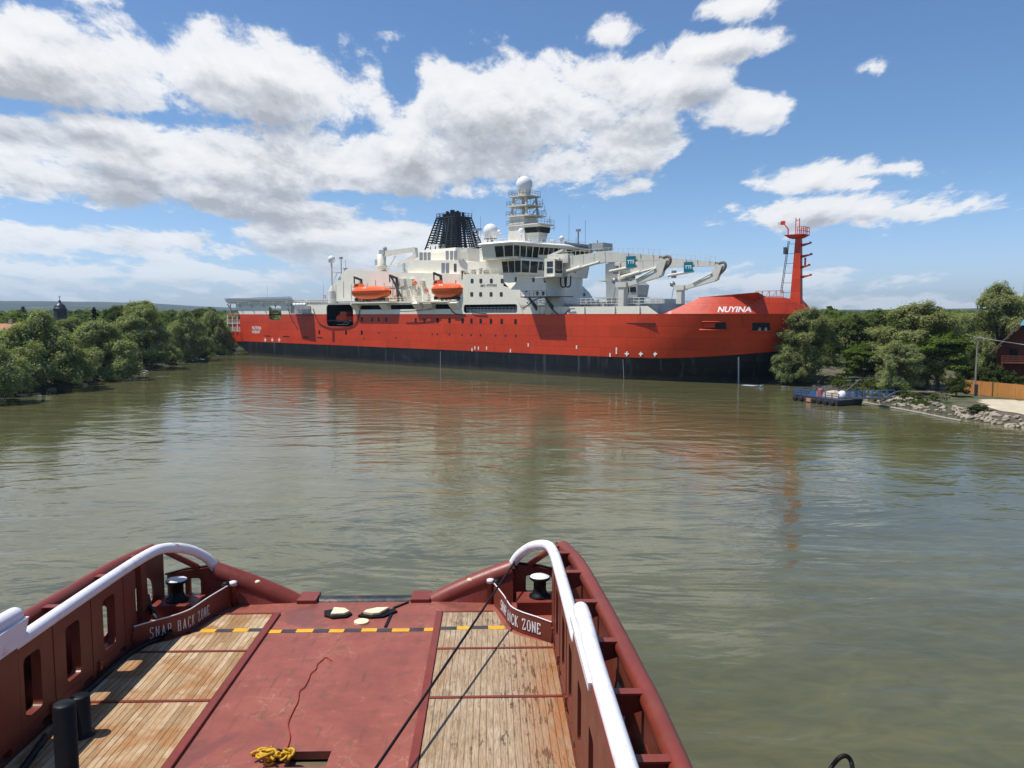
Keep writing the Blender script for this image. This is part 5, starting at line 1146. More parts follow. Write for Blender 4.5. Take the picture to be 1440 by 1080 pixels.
    q = MB(); q.tube([(p.x, p.y, topz(cum[i] / cum[-1]) + .005) for i, p in enumerate(pl)], .018, 6); TP('plate_edge', q, T_WHITE)
    def along(d):
        d = max(0, min(cum[-1] - 1e-4, d)); i = max(k for k in range(len(cum)) if cum[k] <= d); i = min(i, len(pl) - 2)
        p = pl[i].lerp(pl[i + 1], (d - cum[i]) / (cum[i + 1] - cum[i])); t_ = (pl[i + 1] - pl[i]).normalized(); return p, Vector((-t_.y, t_.x, 0)) * s
    # stencilled slab-serif capitals drawn as strokes
    GL = {'S': [((.1, .12), (.1, 0)), ((.1, .0), (.75, .0)), ((.75, 0), (.85, .15)), ((.85, .15), (.85, .42)), ((.85, .42), (.15, .58)), ((.15, .58), (.15, .88)), ((.15, .88), (.25, 1)), ((.25, 1), (.85, 1)), ((.85, 1), (.85, .86))],
          'N': [((.12, 0), (.12, 1)), ((.12, 1), (.85, 0)), ((.85, 0), (.85, 1)), ((0, 0), (.26, 0)), ((.72, 1), (1, 1)), ((0, 1), (.2, 1))],
          'A': [((.1, 0), (.5, 1)), ((.9, 0), (.5, 1)), ((.28, .36), (.72, .36)), ((0, 0), (.26, 0)), ((.7, 0), (1, 0))],
          'P': [((.15, 0), (.15, 1)), ((.15, 1), (.8, 1)), ((.8, 1), (.88, .76)), ((.88, .76), (.8, .5)), ((.8, .5), (.15, .5)), ((0, 0), (.34, 0)), ((0, 1), (.2, 1))],
          'B': [((.15, 0), (.15, 1)), ((.15, 1), (.75, 1)), ((.75, 1), (.8, .55)), ((.75, .52), (.15, .52)), ((.75, .52), (.9, .28)), ((.9, .28), (.78, 0)), ((.78, 0), (0, 0)), ((0, 1), (.2, 1))],
          'C': [((.85, .8), (.8, 1)), ((.8, 1), (.3, 1)), ((.3, 1), (.12, .75)), ((.12, .75), (.12, .25)), ((.12, .25), (.3, 0)), ((.3, 0), (.8, 0)), ((.8, 0), (.87, .2))],
          'K': [((.15, 0), (.15, 1)), ((.15, .42), (.85, 1)), ((.35, .56), (.88, 0)), ((0, 0), (.34, 0)), ((0, 1), (.32, 1)), ((.7, 1), (1, 1)), ((.72, 0), (1, 0))],
          'Z': [((.1, 1), (.88, 1)), ((.88, 1), (.1, 0)), ((.1, 0), (.9, 0)), ((.1, 1), (.1, .8)), ((.9, 0), (.9, .2))],
          'O': [((.3, 0), (.7, 0)), ((.7, 0), (.88, .25)), ((.88, .25), (.88, .75)), ((.88, .75), (.7, 1)), ((.7, 1), (.3, 1)), ((.3, 1), (.12, .75)), ((.12, .75), (.12, .25)), ((.12, .25), (.3, 0))],
          'E': [((.15, 0), (.15, 1)), ((.0, 1), (.85, 1)), ((.0, 0), (.88, 0)), ((.15, .5), (.6, .5)), ((.85, 1), (.85, .82)), ((.88, 0), (.88, .2))]}
    q = MB(); txt = 'SNAP BACK ZONE'; total = 2.15 if s < 0 else 2.35; adv = total / 13.2; d0_ = .42 if s < 0 else .40
    pos = 0
    for ch in txt:
        if ch == ' ': pos += adv * .75; continue
        for (xa, ya), (xb, yb) in (GL[ch][:3] if ch in 'NA' and s < 0 else GL[ch]):
            wv = (.034 if abs(xb - xa) < .5 * abs(yb - ya) + .02 else .022) * (.62 if s < 0 else 1.15)
            pts = []
            for xx, yy in ((xa, ya), (xb, yb)):
                lx = pos + xx * adv * (.62 if s < 0 else .74); dd = d0_ + lx if s < 0 else d0_ + total - lx
                p, nn = along(dd); z = 1.96 + yy * .30; pts.append(Vector((p.x, p.y, z)) + nn * .012)
            p, nn = along(d0_ + (pos if s < 0 else total - pos)); q.bar(pts[0], pts[1], .008, wv, nn.cross((pts[1] - pts[0]).normalized()) if (pts[1] - pts[0]).length > 1e-4 else (0, 0, 1)) 
        pos += adv
    TP('lettering', q, T_WHITE)
# black bitts on the left
b1 = dk_at(92, 1085); zt1_ = None
for (cx, cy, r, zt_) in ((-4.93, 16.72, .20, 2.75), (-3.93, 14.30, .20, 3.80)):
    q = MB(); q.lathe([(r + .09, DZ), (r + .08, DZ + .06), (r, DZ + .12), (r, zt_ - .03), (r - .03, zt_)], cx, cy, 22); TP('mooring_bitt', q, T_BLACK)
q = MB(); q.tube(smooth_path([tl(at_depth(x, y, d)) for x, y, d in ((1100, 1230, 2.4), (1140, 1130, 3.0), (1166, 1084, 3.2), (1179, 1067, 3.2), (1189, 1063, 3.2), (1196, 1069, 3.2), (1199, 1084, 3.15), (1200, 1130, 2.9), (1200, 1230, 2.4))], 5), .010, 8); TP('cable_loop', q, T_BLACK)
# ------------------------------------------------------------------ loose gear lying on the tug
q = MB(); pts = [(207, 838, 2.62), (212, 856, 2.50), (222, 872, 2.3), (228, 886, 1.95), (232, 893, 1.88), (222, 899, 1.9), (205, 906, 1.9), (180, 921, 1.9), (155, 942, 1.9), (130, 965, 1.9), (100, 990, 1.9), (72, 1025, 1.9), (40, 1070, 1.9), (10, 1110, 1.9)]
q.tube(smooth_path([at(px, py, z) for px, py, z in pts], 5), .075, 10); tag(q.build('mooring_rope', T_BLACK), 'thick black rope running along the foot of the slotted red wall', 'rope')
q = MB(); 
for k in range(5):
    c = at(226 + 2 * k, 890 + 1.5 * k, 1.9); q.tube(smooth_path([c + Vector((.16 * math.cos(a), .13 * math.sin(a), .03 * k + .04 * math.sin(3 * a + k))) for a in [i * .7 + k for i in range(9)]], 3), .04, 8)
c = at(212, 862, 2.42); q.tube(smooth_path([c, c + Vector((.1, -.12, .05)), c + Vector((.2, -.1, -.25)), at(230, 890, 1.9)], 5), .04, 8)
tag(q.build('rope_end', T_BLACK), 'knotted black rope end hanging over the lettered plate', 'rope')
q = MB(); pts = [(404, 1052), (408, 1036), (405, 1018), (412, 1000), (419, 986), (421, 972), (428, 966), (434, 955), (437, 947), (444, 941), (446, 934), (452, 929), (456, 925), (461, 925), (466, 929)]
q.tube(smooth_path([at(px, py, DZ + .025) for px, py in pts], 4), .013, 6); q.tube(smooth_path([at(px, py, DZ + .03) for px, py in [(354, 1062), (360, 1061), (372, 1059), (384, 1056), (398, 1054)]], 3), .018, 6)
tag(q.build('heaving_line', paint('line_red', (.34, .035, .025), .7, .2, 4)), 'thin red line trailing across the middle of the red deck', 'rope')
q = MB(); c = at(386, 1066, DZ + .08); rr_ = random.Random(4)
for k in range(15):
    a0 = rr_.uniform(0, 6.28); r0 = rr_.uniform(.10, .24); cx = c + Vector((rr_.uniform(-.26, .26), rr_.uniform(-.13, .16), rr_.uniform(-.02, .10)))
    tl_ = rr_.uniform(-.5, .5); pts = [cx + Vector((r0 * math.cos(a0 + i * .8), r0 * .7 * math.sin(a0 + i * .8), .05 * math.sin(i * 1.3 + k) + tl_ * r0 * .6 * math.cos(a0 + i * .8))) for i in range(6 + k % 3)]
    q.cur = 1 if k % 5 == 4 else 0; q.tube(smooth_path(pts, 4), .030, 7)
tag(q.build('rope_coil', [paint('rope_yellow', (.62, .36, .02), .75, .25, 6), T_BLACK]), 'tangled yellow rope bundle beside the small deck recess', 'rope')
q = MB(); A_, B_ = tw(4.88, 24.72, 3.06), tw(1.93, 14.2, 2.52); D_ = (B_ - A_); pts = []
for k in range(25):
    t = k / 24 * 1.75; p = A_ + D_ * t; p.z -= .05 * math.sin(math.pi * min(1, t / 1.75)); pts.append(p)
q.tube(pts, .032, 8); q.tube(smooth_path([A_ + Vector((0, 0, .05)), A_ + Vector((.05, .12, .02)), A_ + Vector((.1, .05, -.2)), A_ + Vector((.02, -.1, -.05)), A_], 4), .022, 6)
tag(q.build('tow_cable', T_BLACK), 'taut thin black cable stretched from the white rail end across the deck', 'cable')
q = MB(); c = tw(-6.5, 20.45, 2.95); q.tube(smooth_path([c + Vector((0, .22 * math.cos(a), .2 * math.sin(a))) for a in [i * .7 for i in range(10)]], 3), .07, 8)
tag(q.build('life_ring', M_ORANGE), 'orange ring glimpsed through the slot nearest the stern in the red wall', 'life ring')
# ------------------------------------------------------------------ vegetation
def leaf_mat(name, dark, light, silver=None, sc_=.35):
    m, b = new_mat(name)
    n = b.noise(b.co, sc_, 4, .6); oi = b.n('ObjectInfo').outputs['Random']
    t = b.m('ADD', b.m('MULTIPLY', n, .8), b.m('MULTIPLY', oi, .2))
    geo = b.n('NewGeometry'); isl = geo.outputs['Random Per Island']
    col = b.ramp(b.m('ADD', b.m('MULTIPLY', t, .7), b.m('MULTIPLY', isl, .35)), [(.25, dark), (.75, light)])
    if silver: col = b.mix(b.rng(isl, .72, .80, 0, .7), col, silver)
    m.node_tree.nodes.remove(b.p)
    d = b.n('BsdfDiffuse', {'Color': col, 'Roughness': .6}); tr = b.n('BsdfTranslucent', {'Color': b.mix(1.0, col, (1.0, 1.15, .55), 'MULTIPLY')})
    mx2 = b.n('MixShader', {0: .42, 1: d.outputs[0], 2: tr.outputs[0]})
    b.nt.links.new(mx2.outputs[0], b.out.inputs[0]); return m
L_WIL = leaf_mat('willow_leaf', (.17, .195, .06), (.43, .46, .18), (.60, .62, .42))
L_OLV = leaf_mat('olive_leaf', (.16, .175, .060), (.37, .38, .16), (.46, .47, .27))
L_DRK = leaf_mat('dark_leaf', (.07, .10, .028), (.18, .215, .066))
L_BRT = leaf_mat('bright_leaf', (.08, .125, .022), (.20, .255, .055))
L_PIN = leaf_mat('pine_leaf', (.016, .028, .014), (.036, .052, .024))
L_SHR = leaf_mat('shrub_leaf', (.05, .07, .020), (.13, .155, .045))
M_BARK = paint('bark', (.10, .075, .05), .9, .3, 1.5)
def blobs(kind, seed):
    r = np.random.default_rng(seed); B = []
    if kind == 'mound':          # broad river willow reaching the ground
        for k in range(46):
            a = r.uniform(0, 2 * np.pi); h = r.uniform(0, 1); rad = (1 - h ** 2.2) ** .5 * r.uniform(.45, .95)
            B.append((rad * np.cos(a), rad * np.sin(a), .02 + .87 * h, r.uniform(.20, .33), r.uniform(.14, .22)))
    elif kind == 'tall':
        for k in range(50):
            a = r.uniform(0, 2 * np.pi); h = r.uniform(0, 1); env = np.interp(h, [0, .2, .55, .85, 1], [.6, .85, 1.0, .7, .25])
            rad = env * r.uniform(.3, .88); B.append((rad * np.cos(a), rad * np.sin(a), .05 + .86 * h, r.uniform(.2, .32), r.uniform(.09, .15)))
    elif kind == 'round':
        for k in range(40):
            a = r.uniform(0, 2 * np.pi); c = r.uniform(-.75, 1); rad = (1 - c * c) ** .5 * r.uniform(.5, .85)
            B.append((rad * np.cos(a), rad * np.sin(a), .60 + .34 * c, r.uniform(.2, .32), r.uniform(.09, .15)))
    elif kind == 'spread':       # tree with a bare stem and layered branches
        for k in range(44):
            a = r.uniform(0, 2 * np.pi); h = r.uniform(0, 1) ** .9; env = np.interp(h, [0, .3, .7, 1], [.75, 1.0, .75, .2]); rad = env * r.uniform(.35, .9)
            B.append((rad * np.cos(a), rad * np.sin(a), .28 + .64 * h, r.uniform(.20, .32), r.uniform(.06, .10)))
    elif kind == 'pine':
        for k in range(34):
            a = r.uniform(0, 2 * np.pi); h = k / 34; rad = (1 - h) * r.uniform(.4, .8) + .03
            B.append((rad * np.cos(a), rad * np.sin(a), .12 + .82 * h, .30 * (1 - h) + .12, .06))
    else:                        # bush
        for k in range(22):
            a = r.uniform(0, 2 * np.pi); h = r.uniform(0, 1); rad = (1 - h * h) ** .5 * r.uniform(.3, .8)
            B.append((rad * np.cos(a), rad * np.sin(a), .15 + .65 * h, r.uniform(.2, .35), r.uniform(.16, .25)))
    return B
def leaves(B, n, size, Wd, Ht, seed, slim=.45, up=.55, droop=0.0):
    """leaf sprays spread over every clump of the crown; metres"""
    r = np.random.default_rng(seed); B = np.array(B); wts = (B[:, 3] ** 2 * B[:, 4]) ** .66; k = r.choice(len(B), n, p=wts / wts.sum())
    d = r.normal(size=(n, 3)); d /= np.linalg.norm(d, axis=1, keepdims=True)
    d[:, 2] = np.where((d[:, 2] < -.35) & (r.random(n) < .6), -d[:, 2], d[:, 2])
    m_ = 11; sub_ = r.normal(size=(len(B), m_, 3)); sub_ /= np.linalg.norm(sub_, axis=2, keepdims=True); sub_[:, :, 2] = np.abs(sub_[:, :, 2] + .15) - .15
    j_ = r.integers(0, m_, n); e_ = sub_[k, j_]; dd = d * r.uniform(.25, 1.0, n)[:, None] ** .5 * .46
    off_ = e_ * r.uniform(.55, .85, n)[:, None] + dd; out_ = r.random(n) < .06; off_[out_] *= 1.3; d = dd / .46 * .8 + e_ * .55
    sh = np.ones(n)
    rad = np.stack([B[k, 3] * Wd / 2, B[k, 3] * Wd / 2, B[k, 4] * Ht], 1); c = np.stack([B[k, 0] * Wd / 2, B[k, 1] * Wd / 2, B[k, 2] * Ht], 1)
    p = c + off_ * rad; p[:, 2] = np.maximum(p[:, 2], .02 * Ht)
    nn = d + r.normal(size=(n, 3)) * .34; nn[:, 2] += up; nn /= np.linalg.norm(nn, axis=1, keepdims=True)
    t = r.normal(size=(n, 3)); t[:, 2] -= droop; t -= nn * (t * nn).sum(1, keepdims=True); t /= np.linalg.norm(t, axis=1, keepdims=True); s = np.cross(nn, t)
    L = size * r.uniform(.6, 1.4, n)[:, None]; Wl = L * slim * r.uniform(.7, 1.3, n)[:, None]
    v = np.stack([p - t * L * .5, p + s * Wl * .5 + nn * L * .06, p + t * L * .5, p - s * Wl * .5 + nn * L * .06], 1).reshape(-1, 3)
    return v, np.arange(n * 4).reshape(n, 4)
PROTO = {}
def proto(key, kind, n, size, Wd, Ht, mat, seed, **kw):
    B = blobs(kind, seed); V, F = leaves(B, n, size, Wd, Ht, seed + 50, **kw)
    root = empty('tree'); cr = np_mesh('crown', V, F, mat, root)
    q = MB(); r = random.Random(seed); lean = (r.uniform(-.06, .06) * Wd, r.uniform(-.06, .06) * Wd)
    th = Ht * {'round': .5, 'spread': .36, 'tall': .55, 'pine': .9}.get(kind, .42); r0 = max(.06, Ht * .022)
    q.tube(smooth_path([(0, 0, -.4), (lean[0] * .4, lean[1] * .3, th * .5), (lean[0], lean[1], th)], 4), [r0 * (1.25 - .07 * k) for k in range(9)], 9)
    for i in np.argsort([-b_[3] for b_ in B])[:12]:
        bx_, by_, bz_ = B[i][0] * Wd / 2, B[i][1] * Wd / 2, B[i][2] * Ht; f = r.uniform(.45, .95)
        q.tube(smooth_path([(lean[0] * f, lean[1] * f, th * f), (bx_ * .45, by_ * .45, th * f + (bz_ - th * f) * .62), (bx_, by_, bz_)], 3), [r0 * .55, r0 * .5, r0 * .44, r0 * .36, r0 * .28, r0 * .2, r0 * .12], 6)
    q.build('trunk', M_BARK, root); PROTO[key] = [root, Wd, Ht, False]
proto('mound', 'mound', 56000, .27, 10, 8, L_WIL, 1, droop=.5)
proto('mound2', 'mound', 56000, .27, 10, 8, L_WIL, 21, droop=.5)
proto('tall', 'tall', 56000, .26, 10, 12, L_OLV, 3, droop=.7)
proto('tall2', 'tall', 56000, .26, 10, 12, L_WIL, 33, droop=.7)
proto('dark', 'round', 26000, .29, 8, 11, L_DRK, 5, slim=.6)
proto('green', 'spread', 28000, .25, 9, 9, L_BRT, 7, slim=.6, up=.7)
proto('pine', 'pine', 6000, .45, 5, 11, L_PIN, 9, slim=.25, up=.0)
proto('bush', 'bush', 5000, .24, 4, 2.6, L_SHR, 11, slim=.55)
NAMES = {'mound': 'willow_tree', 'mound2': 'willow_tree', 'tall': 'tall_willow', 'tall2': 'tall_willow', 'dark': 'leafy_tree', 'green': 'bright_tree', 'pine': 'conifer', 'bush': 'bush'}
def plant(key, loc, wd, ht, label, cat='tree', group=None, rz=None):
    root, W0, H0, used = PROTO[key]
    o = root if not used else copy_tree(root); PROTO[key][3] = True
    o.name = NAMES[key]; o.location = loc; o.scale = (wd / W0, wd / W0, ht / H0); o.rotation_euler = (0, 0, random.uniform(0, 6.28) if rz is None else rz)
    for k in ('group',):
        if k in o: del o[k]
    tag(o, label, cat, group); return o
def tree_px(key, cx, base, width, top, label, group=None, cat='tree', depth=None, z=None):
    """place a tree from its surveyed foot, width and top in the photo"""
    if depth is None:
        p = at(cx, base, .35 if z is None else z)
        for _ in range(12):
            if z is None and float(river_sd(p.x, p.y)) < .5: p = Vector((p.x, p.y, 0)) * 1.012
    else: p = at_depth(cx, base, depth); p.z = ground_z(p.x, p.y).item() if z is None else z
    dep = p.y; wd = width / FPX * dep * 1.04
    ztop = at_depth(cx, top, dep).z; p.z = float(ground_z(p.x, p.y)) - .05 if p.z > 0 or z is None else p.z
    p.z = max(p.z, -.1)
    return plant(key, p, wd, ztop - p.z, label, cat, group)
# left bank, from the frame edge towards the ship's stern
tree_px('mound', -22, 566, 110, 474, 'olive willow cut by the left frame edge at the waterline')
tree_px('mound2', 62, 549, 128, 446, 'broadest silvery willow mound at the water, below the domed tower')
tree_px('mound', 142, 533, 104, 455, 'silvery willow mound directly left of the pile of pale rocks')
tree_px('tall2', 205, 516, 98, 422, 'tallest dense green tree on the far left shore, standing left of the moored dark boat')
tree_px('mound2', 262, 506, 62, 441, 'grey green willow right behind the moored dark boat')
tree_px('mound', 300, 497, 48, 440, 'willow over the water just left of the ship\'s stern')
tree_px('mound2', 326, 492, 38, 447, 'small willow half hidden by the ship\'s stern balconies')
tree_px('dark', 172, 500, 60, 430, 'dark tree crown rising behind the tallest left shore tree', depth=190)
tree_px('pine', 136, 500, 34, 430, 'near black conifer between the domed tower and the tallest left tree', depth=190)
tree_px('pine', 150, 500, 30, 436, 'second shorter conifer close beside the near black one', depth=200)
tree_px('mound', 10, 520, 80, 466, 'low willow behind the red roofed house', depth=150)
tree_px('tall', 100, 500, 70, 449, 'pale tree behind the broad willow mound, right of the domed tower', depth=175)
tree_px('dark', 285, 490, 60, 434, 'dark tree standing behind the row of shore willows by the stern', depth=235)
tree_px('tall2', 335, 480, 60, 440, 'leafy tree directly behind the ship\'s stern balconies', depth=275)
tree_px('mound2', 376, 478, 60, 434, 'green tree seen through the opening at the ship\'s stern', depth=300, group='trees behind the ship')
tree_px('tall', 410, 478, 60, 436, 'green tree hidden behind the ship\'s helideck', depth=310, group='trees behind the ship')
for cx, bs, wd, tp_, l in ((20, 559, 70, 508, 'low willow mound at the water in front of the leftmost willow'), (102, 545, 62, 500, 'low willow mound between the two silvery willow mounds'), (150, 535, 36, 496, 'small low willow left of the pale rock heap'), (236, 511, 34, 480, 'small low willow above the stern of the moored dark boat'), (286, 504, 34, 474, 'low willow behind the bow of the moored dark boat'), (313, 497, 30, 470, 'low willow beside the small pale rowing boat')):
    tree_px('mound' if cx % 4 else 'mound2', cx, bs, wd, tp_, l)
# right bank
tree_px('tall', 1133, 541, 92, 436, 'olive willow standing in front of the ship\'s bow')
tree_px('mound2', 1112, 543, 56, 489, 'low silvery willow spilling over the water below the bow')
tree_px('dark', 1192, 530, 84, 444, 'dark leafy tree between the bow willow and the broad olive tree', depth=135)
tree_px('dark', 1228, 530, 80, 438, 'taller dark tree behind the bright low tree near the pontoon', depth=142)
tree_px('green', 1212, 545, 74, 484, 'low bright green tree standing just behind the pontoon')
tree_px('tall', 1290, 545, 140, 428, 'broadest olive green tree of the right shore, middle of the bank', depth=112)
tree_px('tall2', 1262, 552, 66, 478, 'grey green drooping tree above the gangway', depth=104)
tree_px('green', 1318, 552, 104, 464, 'spreading dark green tree with a bare forked trunk on the sand')
tree_px('tall', 1402, 540, 112, 402, 'tall olive tree rising left of the timber house', depth=128)
tree_px('tall2', 1450, 540, 96, 388, 'tallest tree at the right frame edge, behind the timber house', depth=138)
tree_px('mound', 1350, 540, 60, 446, 'pale tree filling the gap behind the utility pole', depth=124)
for cx, bs, wd, tp, l in ((1368, 549, 46, 512, 'shrub at the foot of the utility pole'), (1398, 547, 50, 510, 'leafy shrub behind the middle of the timber fence'), (1428, 549, 40, 522, 'low shrub below the house balcony'), (1345, 553, 34, 524, 'low shrub right of the forked trunk'), (1462, 548, 44, 505, 'shrub at the frame edge behind the fence')):
    tree_px('bush', cx, bs, wd, tp, l, cat='bush', depth=105 if cx != 1345 else 100)
tree_px('bush', 1376, 583, 34, 568, 'grey green scrub growing among the pale shore boulders', cat='bush', z=.35)
for k in ('mound', 'mound2', 'tall', 'dark'):
    pass
# far woods: one mass of crowns on both sides
def woods(name, specs, size, mat, seed):
    r = np.random.default_rng(seed); VV = []; FF = []; off = 0
    for x, y, wd, ht in specs:
        B = blobs('round' if r.random() < .6 else 'mound', int(r.integers(1e6))); n = 150
        V, F = leaves(B, n, size * (ht / 11) * r.uniform(.8, 1.2), wd, ht, int(r.integers(1e6)), slim=.7)
        V = V + np.array([x, y, float(ground_z(x, y)) - .3]); VV.append(V); FF.append(F + off); off += len(V)
    return tag(np_mesh(name, np.concatenate(VV), np.concatenate(FF), mat), kind='stuff')
r = np.random.default_rng(3); sp = []
while len(sp) < 620:
    d = 190 * (1200 / 190) ** r.random(); px = r.uniform(-160, 470); a = (px - 720) / FPX; y = d; x = a * y
    if abs(px - 86) < 17 and d < 345: continue
    if river_sd(x, y) > 16: sp.append((x, y, r.uniform(7, 13) * (1 + d / 900), r.uniform(6.0, 10.0) * (1 + d / 1500)))
tag(woods('far_woods', sp, 1.7, L_DRK, 4), 'dark green band of woodland along the far left horizon', 'woodland')
sp = []
while len(sp) < 640:
    d = 150 * (1500 / 150) ** r.random(); px = r.uniform(1120, 1780); a = (px - 720) / FPX; y = d; x = a * y
    if river_sd(x, y) > 24: sp.append((x, y, r.uniform(8, 13) * (1 + d / 900), min(13.5, r.uniform(7, 10) * (1 + d / 1300)) + max(0, d - 700) / 800 * 5))
tag(woods('far_woods', sp, 1.7, L_DRK, 6), 'dark wooded ridge behind the right bank trees', 'woodland')
# undergrowth along both waterlines
VV = []; off = 0; FF = []
for path, rng_ in ((LEFT_SHORE, (1, 11)), (RIGHT_SHORE, (5, 11))):
    for a, c in zip(path[rng_[0]:rng_[1]], path[rng_[0] + 1:rng_[1] + 1]):
        n = max(2, int((c - a).length / .9)); nrm = Vector((-(c - a).y, (c - a).x, 0)).normalized()
        if float(river_sd((a.x + c.x) / 2 + nrm.x * 3, (a.y + c.y) / 2 + nrm.y * 3)) < 0: nrm = -nrm
        for k in range(n):
            p = a.lerp(c, r.random()) + nrm * r.uniform(.3, 5.0); V, F = leaves(blobs('bush', int(r.integers(1e6))), 120, .35, r.uniform(1.6, 3.4), r.uniform(.6, 1.9), int(r.integers(1e6)), slim=.5)
            V = V + np.array([p.x, p.y, float(ground_z(p.x, p.y)) - .05]); VV.append(V); FF.append(F + off); off += len(V)
tag(np_mesh('undergrowth', np.concatenate(VV), np.concatenate(FF), L_SHR), 'low green undergrowth along the shaded waterlines', 'undergrowth', kind='stuff')

# ------------------------------------------------------------------ right bank: rocks, sand, fence, pole, house, pontoon
M_ROCK = paint('rock', (.40, .34, .25), .9, .45, .9, (.13, .115, .085), .85, bump=.6)
M_FENCE = paint('fence_timber', (.50, .22, .055), .7, .12, .8, (.28, .11, .03), .5, streak=2.5)
M_HOUSE = paint('house_timber', (.16, .040, .022), .7, .25, .9)
M_BLUE = paint('pontoon_blue', (.035, .11, .29), .5, .15, 1.2, (.20, .12, .07), .3)
def rock_mesh(seed):
    r_ = np.random.default_rng(seed); q = MB(); q.ball((0, 0, 0), 1, .8, .6, 9, 6)
    V = np.array(q.v); V += r_.normal(size=V.shape) * .10; V = np.sign(V) * np.minimum(np.abs(V), [.82, .66, .46]); q.v = [tuple(v) for v in V]; q.sm = [False] * len(q.f)
    return q
RK = [rock_mesh(s_).build('boulder', M_ROCK) for s_ in range(6)]; first = set()
def rock(p, s_, label, group):
    i = random.randrange(6); o = RK[i] if i not in first else RK[i].copy()
    if i in first: C.objects.link(o)
    first.add(i); o.location = p; o.rotation_euler = (random.uniform(-.4, .4), random.uniform(-.4, .4), random.uniform(0, 6.3)); o.scale = (s_ * random.uniform(.8, 1.3), s_ * random.uniform(.8, 1.2), s_ * random.uniform(.7, 1.1))
    tag(o, label, 'rock', group)
R_PATH = RIGHT_SHORE[1:8]
cumr = [0]
for a, c in zip(R_PATH, R_PATH[1:]): cumr.append(cumr[-1] + (c - a).length)
for k in range(190):
    d = random.random() * cumr[-1] * (.98); i = max(j for j in range(len(cumr)) if cumr[j] <= d); i = min(i, len(R_PATH) - 2)
    p = R_PATH[i].lerp(R_PATH[i + 1], (d - cumr[i]) / (cumr[i + 1] - cumr[i])); t_ = (R_PATH[i + 1] - R_PATH[i]).normalized(); nn = Vector((-t_.y, t_.x, 0))
    if float(river_sd(p.x + nn.x * 2, p.y + nn.y * 2)) < 0: nn = -nn
    p = p + nn * random.uniform(-.1, 2.6); p.z = float(ground_z(p.x, p.y)) + .05
    rock(p, random.choice([.22, .28, .34, .42, .55]), 'pale boulder of the riprap along the right bank', 'riprap boulders on the right bank')
for k in range(34):
    p = at(random.gauss(190, 12), 521.5 + random.uniform(-3.5, 3), .2); p.z = max(0, float(ground_z(p.x, p.y))) + .1
    rock(p, random.choice([.3, .4, .55, .7]), 'pale rock in the heap on the left shore', 'rocks heaped on the left shore')
for px, py, l in ((31, 556, 'small pale rock at the water below the leftmost willow'), (72, 548, 'flat pale rock at the foot of the broad willow mound'), (118, 541, 'pale rock at the water between two willow mounds')):
    p = at(px, py, .1); rock(p, .7, l, None)
# sand track
m_sand, b = new_mat('sand'); n = b.noise(b.co, .9, 6, .65); n2 = b.noise(b.co, 14, 4, .6)
b.put(b.p.inputs['Base Color'], b.ramp(b.m('ADD', b.m('MULTIPLY', n, .7), b.m('MULTIPLY', n2, .3)), [(.3, (.40, .33, .22)), (.7, (.60, .52, .38))])); b.p.inputs['Roughness'].default_value = .95; b.put(b.p.inputs['Normal'], b.bump(n2, .4, .03))
def sheet(name, px_pts, mat, lift, step=.9):
    P = [at(x, y, .62) for x, y in px_pts]; xs = [p.x for p in P]; ys = [p.y for p in P]; q = MB(); idx = {}
    X_, Y_ = np.meshgrid(np.arange(min(xs), max(xs) + step, step), np.arange(min(ys), max(ys) + step, step)); ins_ = np.zeros(X_.shape, bool); n_ = len(P)
    for i in range(n_):
        a, c = P[i], P[(i + 1) % n_]; cc = ((a.y > Y_) != (c.y > Y_)) & (X_ < (c.x - a.x) * (Y_ - a.y) / ((c.y - a.y) or 1e-9) + a.x); ins_ ^= cc
    Zs = ground_z(X_, Y_) + lift; vs = []; fs = []
    for i in range(X_.shape[0] - 1):
        for j in range(X_.shape[1] - 1):
            if ins_[i, j] and ins_[i + 1, j] and ins_[i, j + 1] and ins_[i + 1, j + 1]:
                f = []
                for a, c in ((i, j), (i, j + 1), (i + 1, j + 1), (i + 1, j)):
                    if (a, c) not in idx: idx[(a, c)] = len(vs); vs.append((X_[a, c], Y_[a, c], Zs[a, c]))
                    f.append(idx[(a, c)])
                fs.append(tuple(f))
    q.add(vs, fs, True); return tag(q.build(name, mat), kind='structure')
sheet('sand_path', [(1366, 561), (1400, 561.5), (1600, 566), (1600, 598), (1440, 584), (1384, 574)], m_sand, .05)
sheet('sand_path', [(1296, 543), (1352, 545), (1352, 553), (1296, 552)], m_sand, .05)
# timber fence
f0, f1 = at(1352, 549.5, .9), at(1358, 548, .9)
fa, fb = at_depth(1357, 549, 104), at_depth(1600, 571, 84); fa.z = float(ground_z(fa.x, fa.y)); fb.z = float(ground_z(fb.x, fb.y))
fe = empty('timber_fence', fa); tag(fe, 'orange brown timber board fence beside the sand track', 'fence'); L = (fb - fa).length; d_ = (fb - fa).normalized(); n_ = int(L / .16); hb_ = 1.85
q = MB()
for k in range(n_):
    a = d_ * (k * .16 + .008); c = d_ * ((k + 1) * .16 - .008); zr = hb_ / 2 + random.uniform(-.012, .012); q.bar(a + Vector((0, 0, zr)), c + Vector((0, 0, zr)), .03, hb_)
q.build('board_panel', M_FENCE, fe)
q = MB()
for z in (.4, 1.5): q.bar(Vector((0, .06, z)), d_ * L + Vector((0, .06, z)), .05, .09)
q.build('rail', M_FENCE, fe)
for k in range(0, int(L / 2.4) + 1):
    q = MB(); q.bar(d_ * (k * 2.4) + Vector((0, .1, -.2)), d_ * (k * 2.4) + Vector((0, .1, hb_ + .06)), .12, .12); q.build('post', M_FENCE, fe)
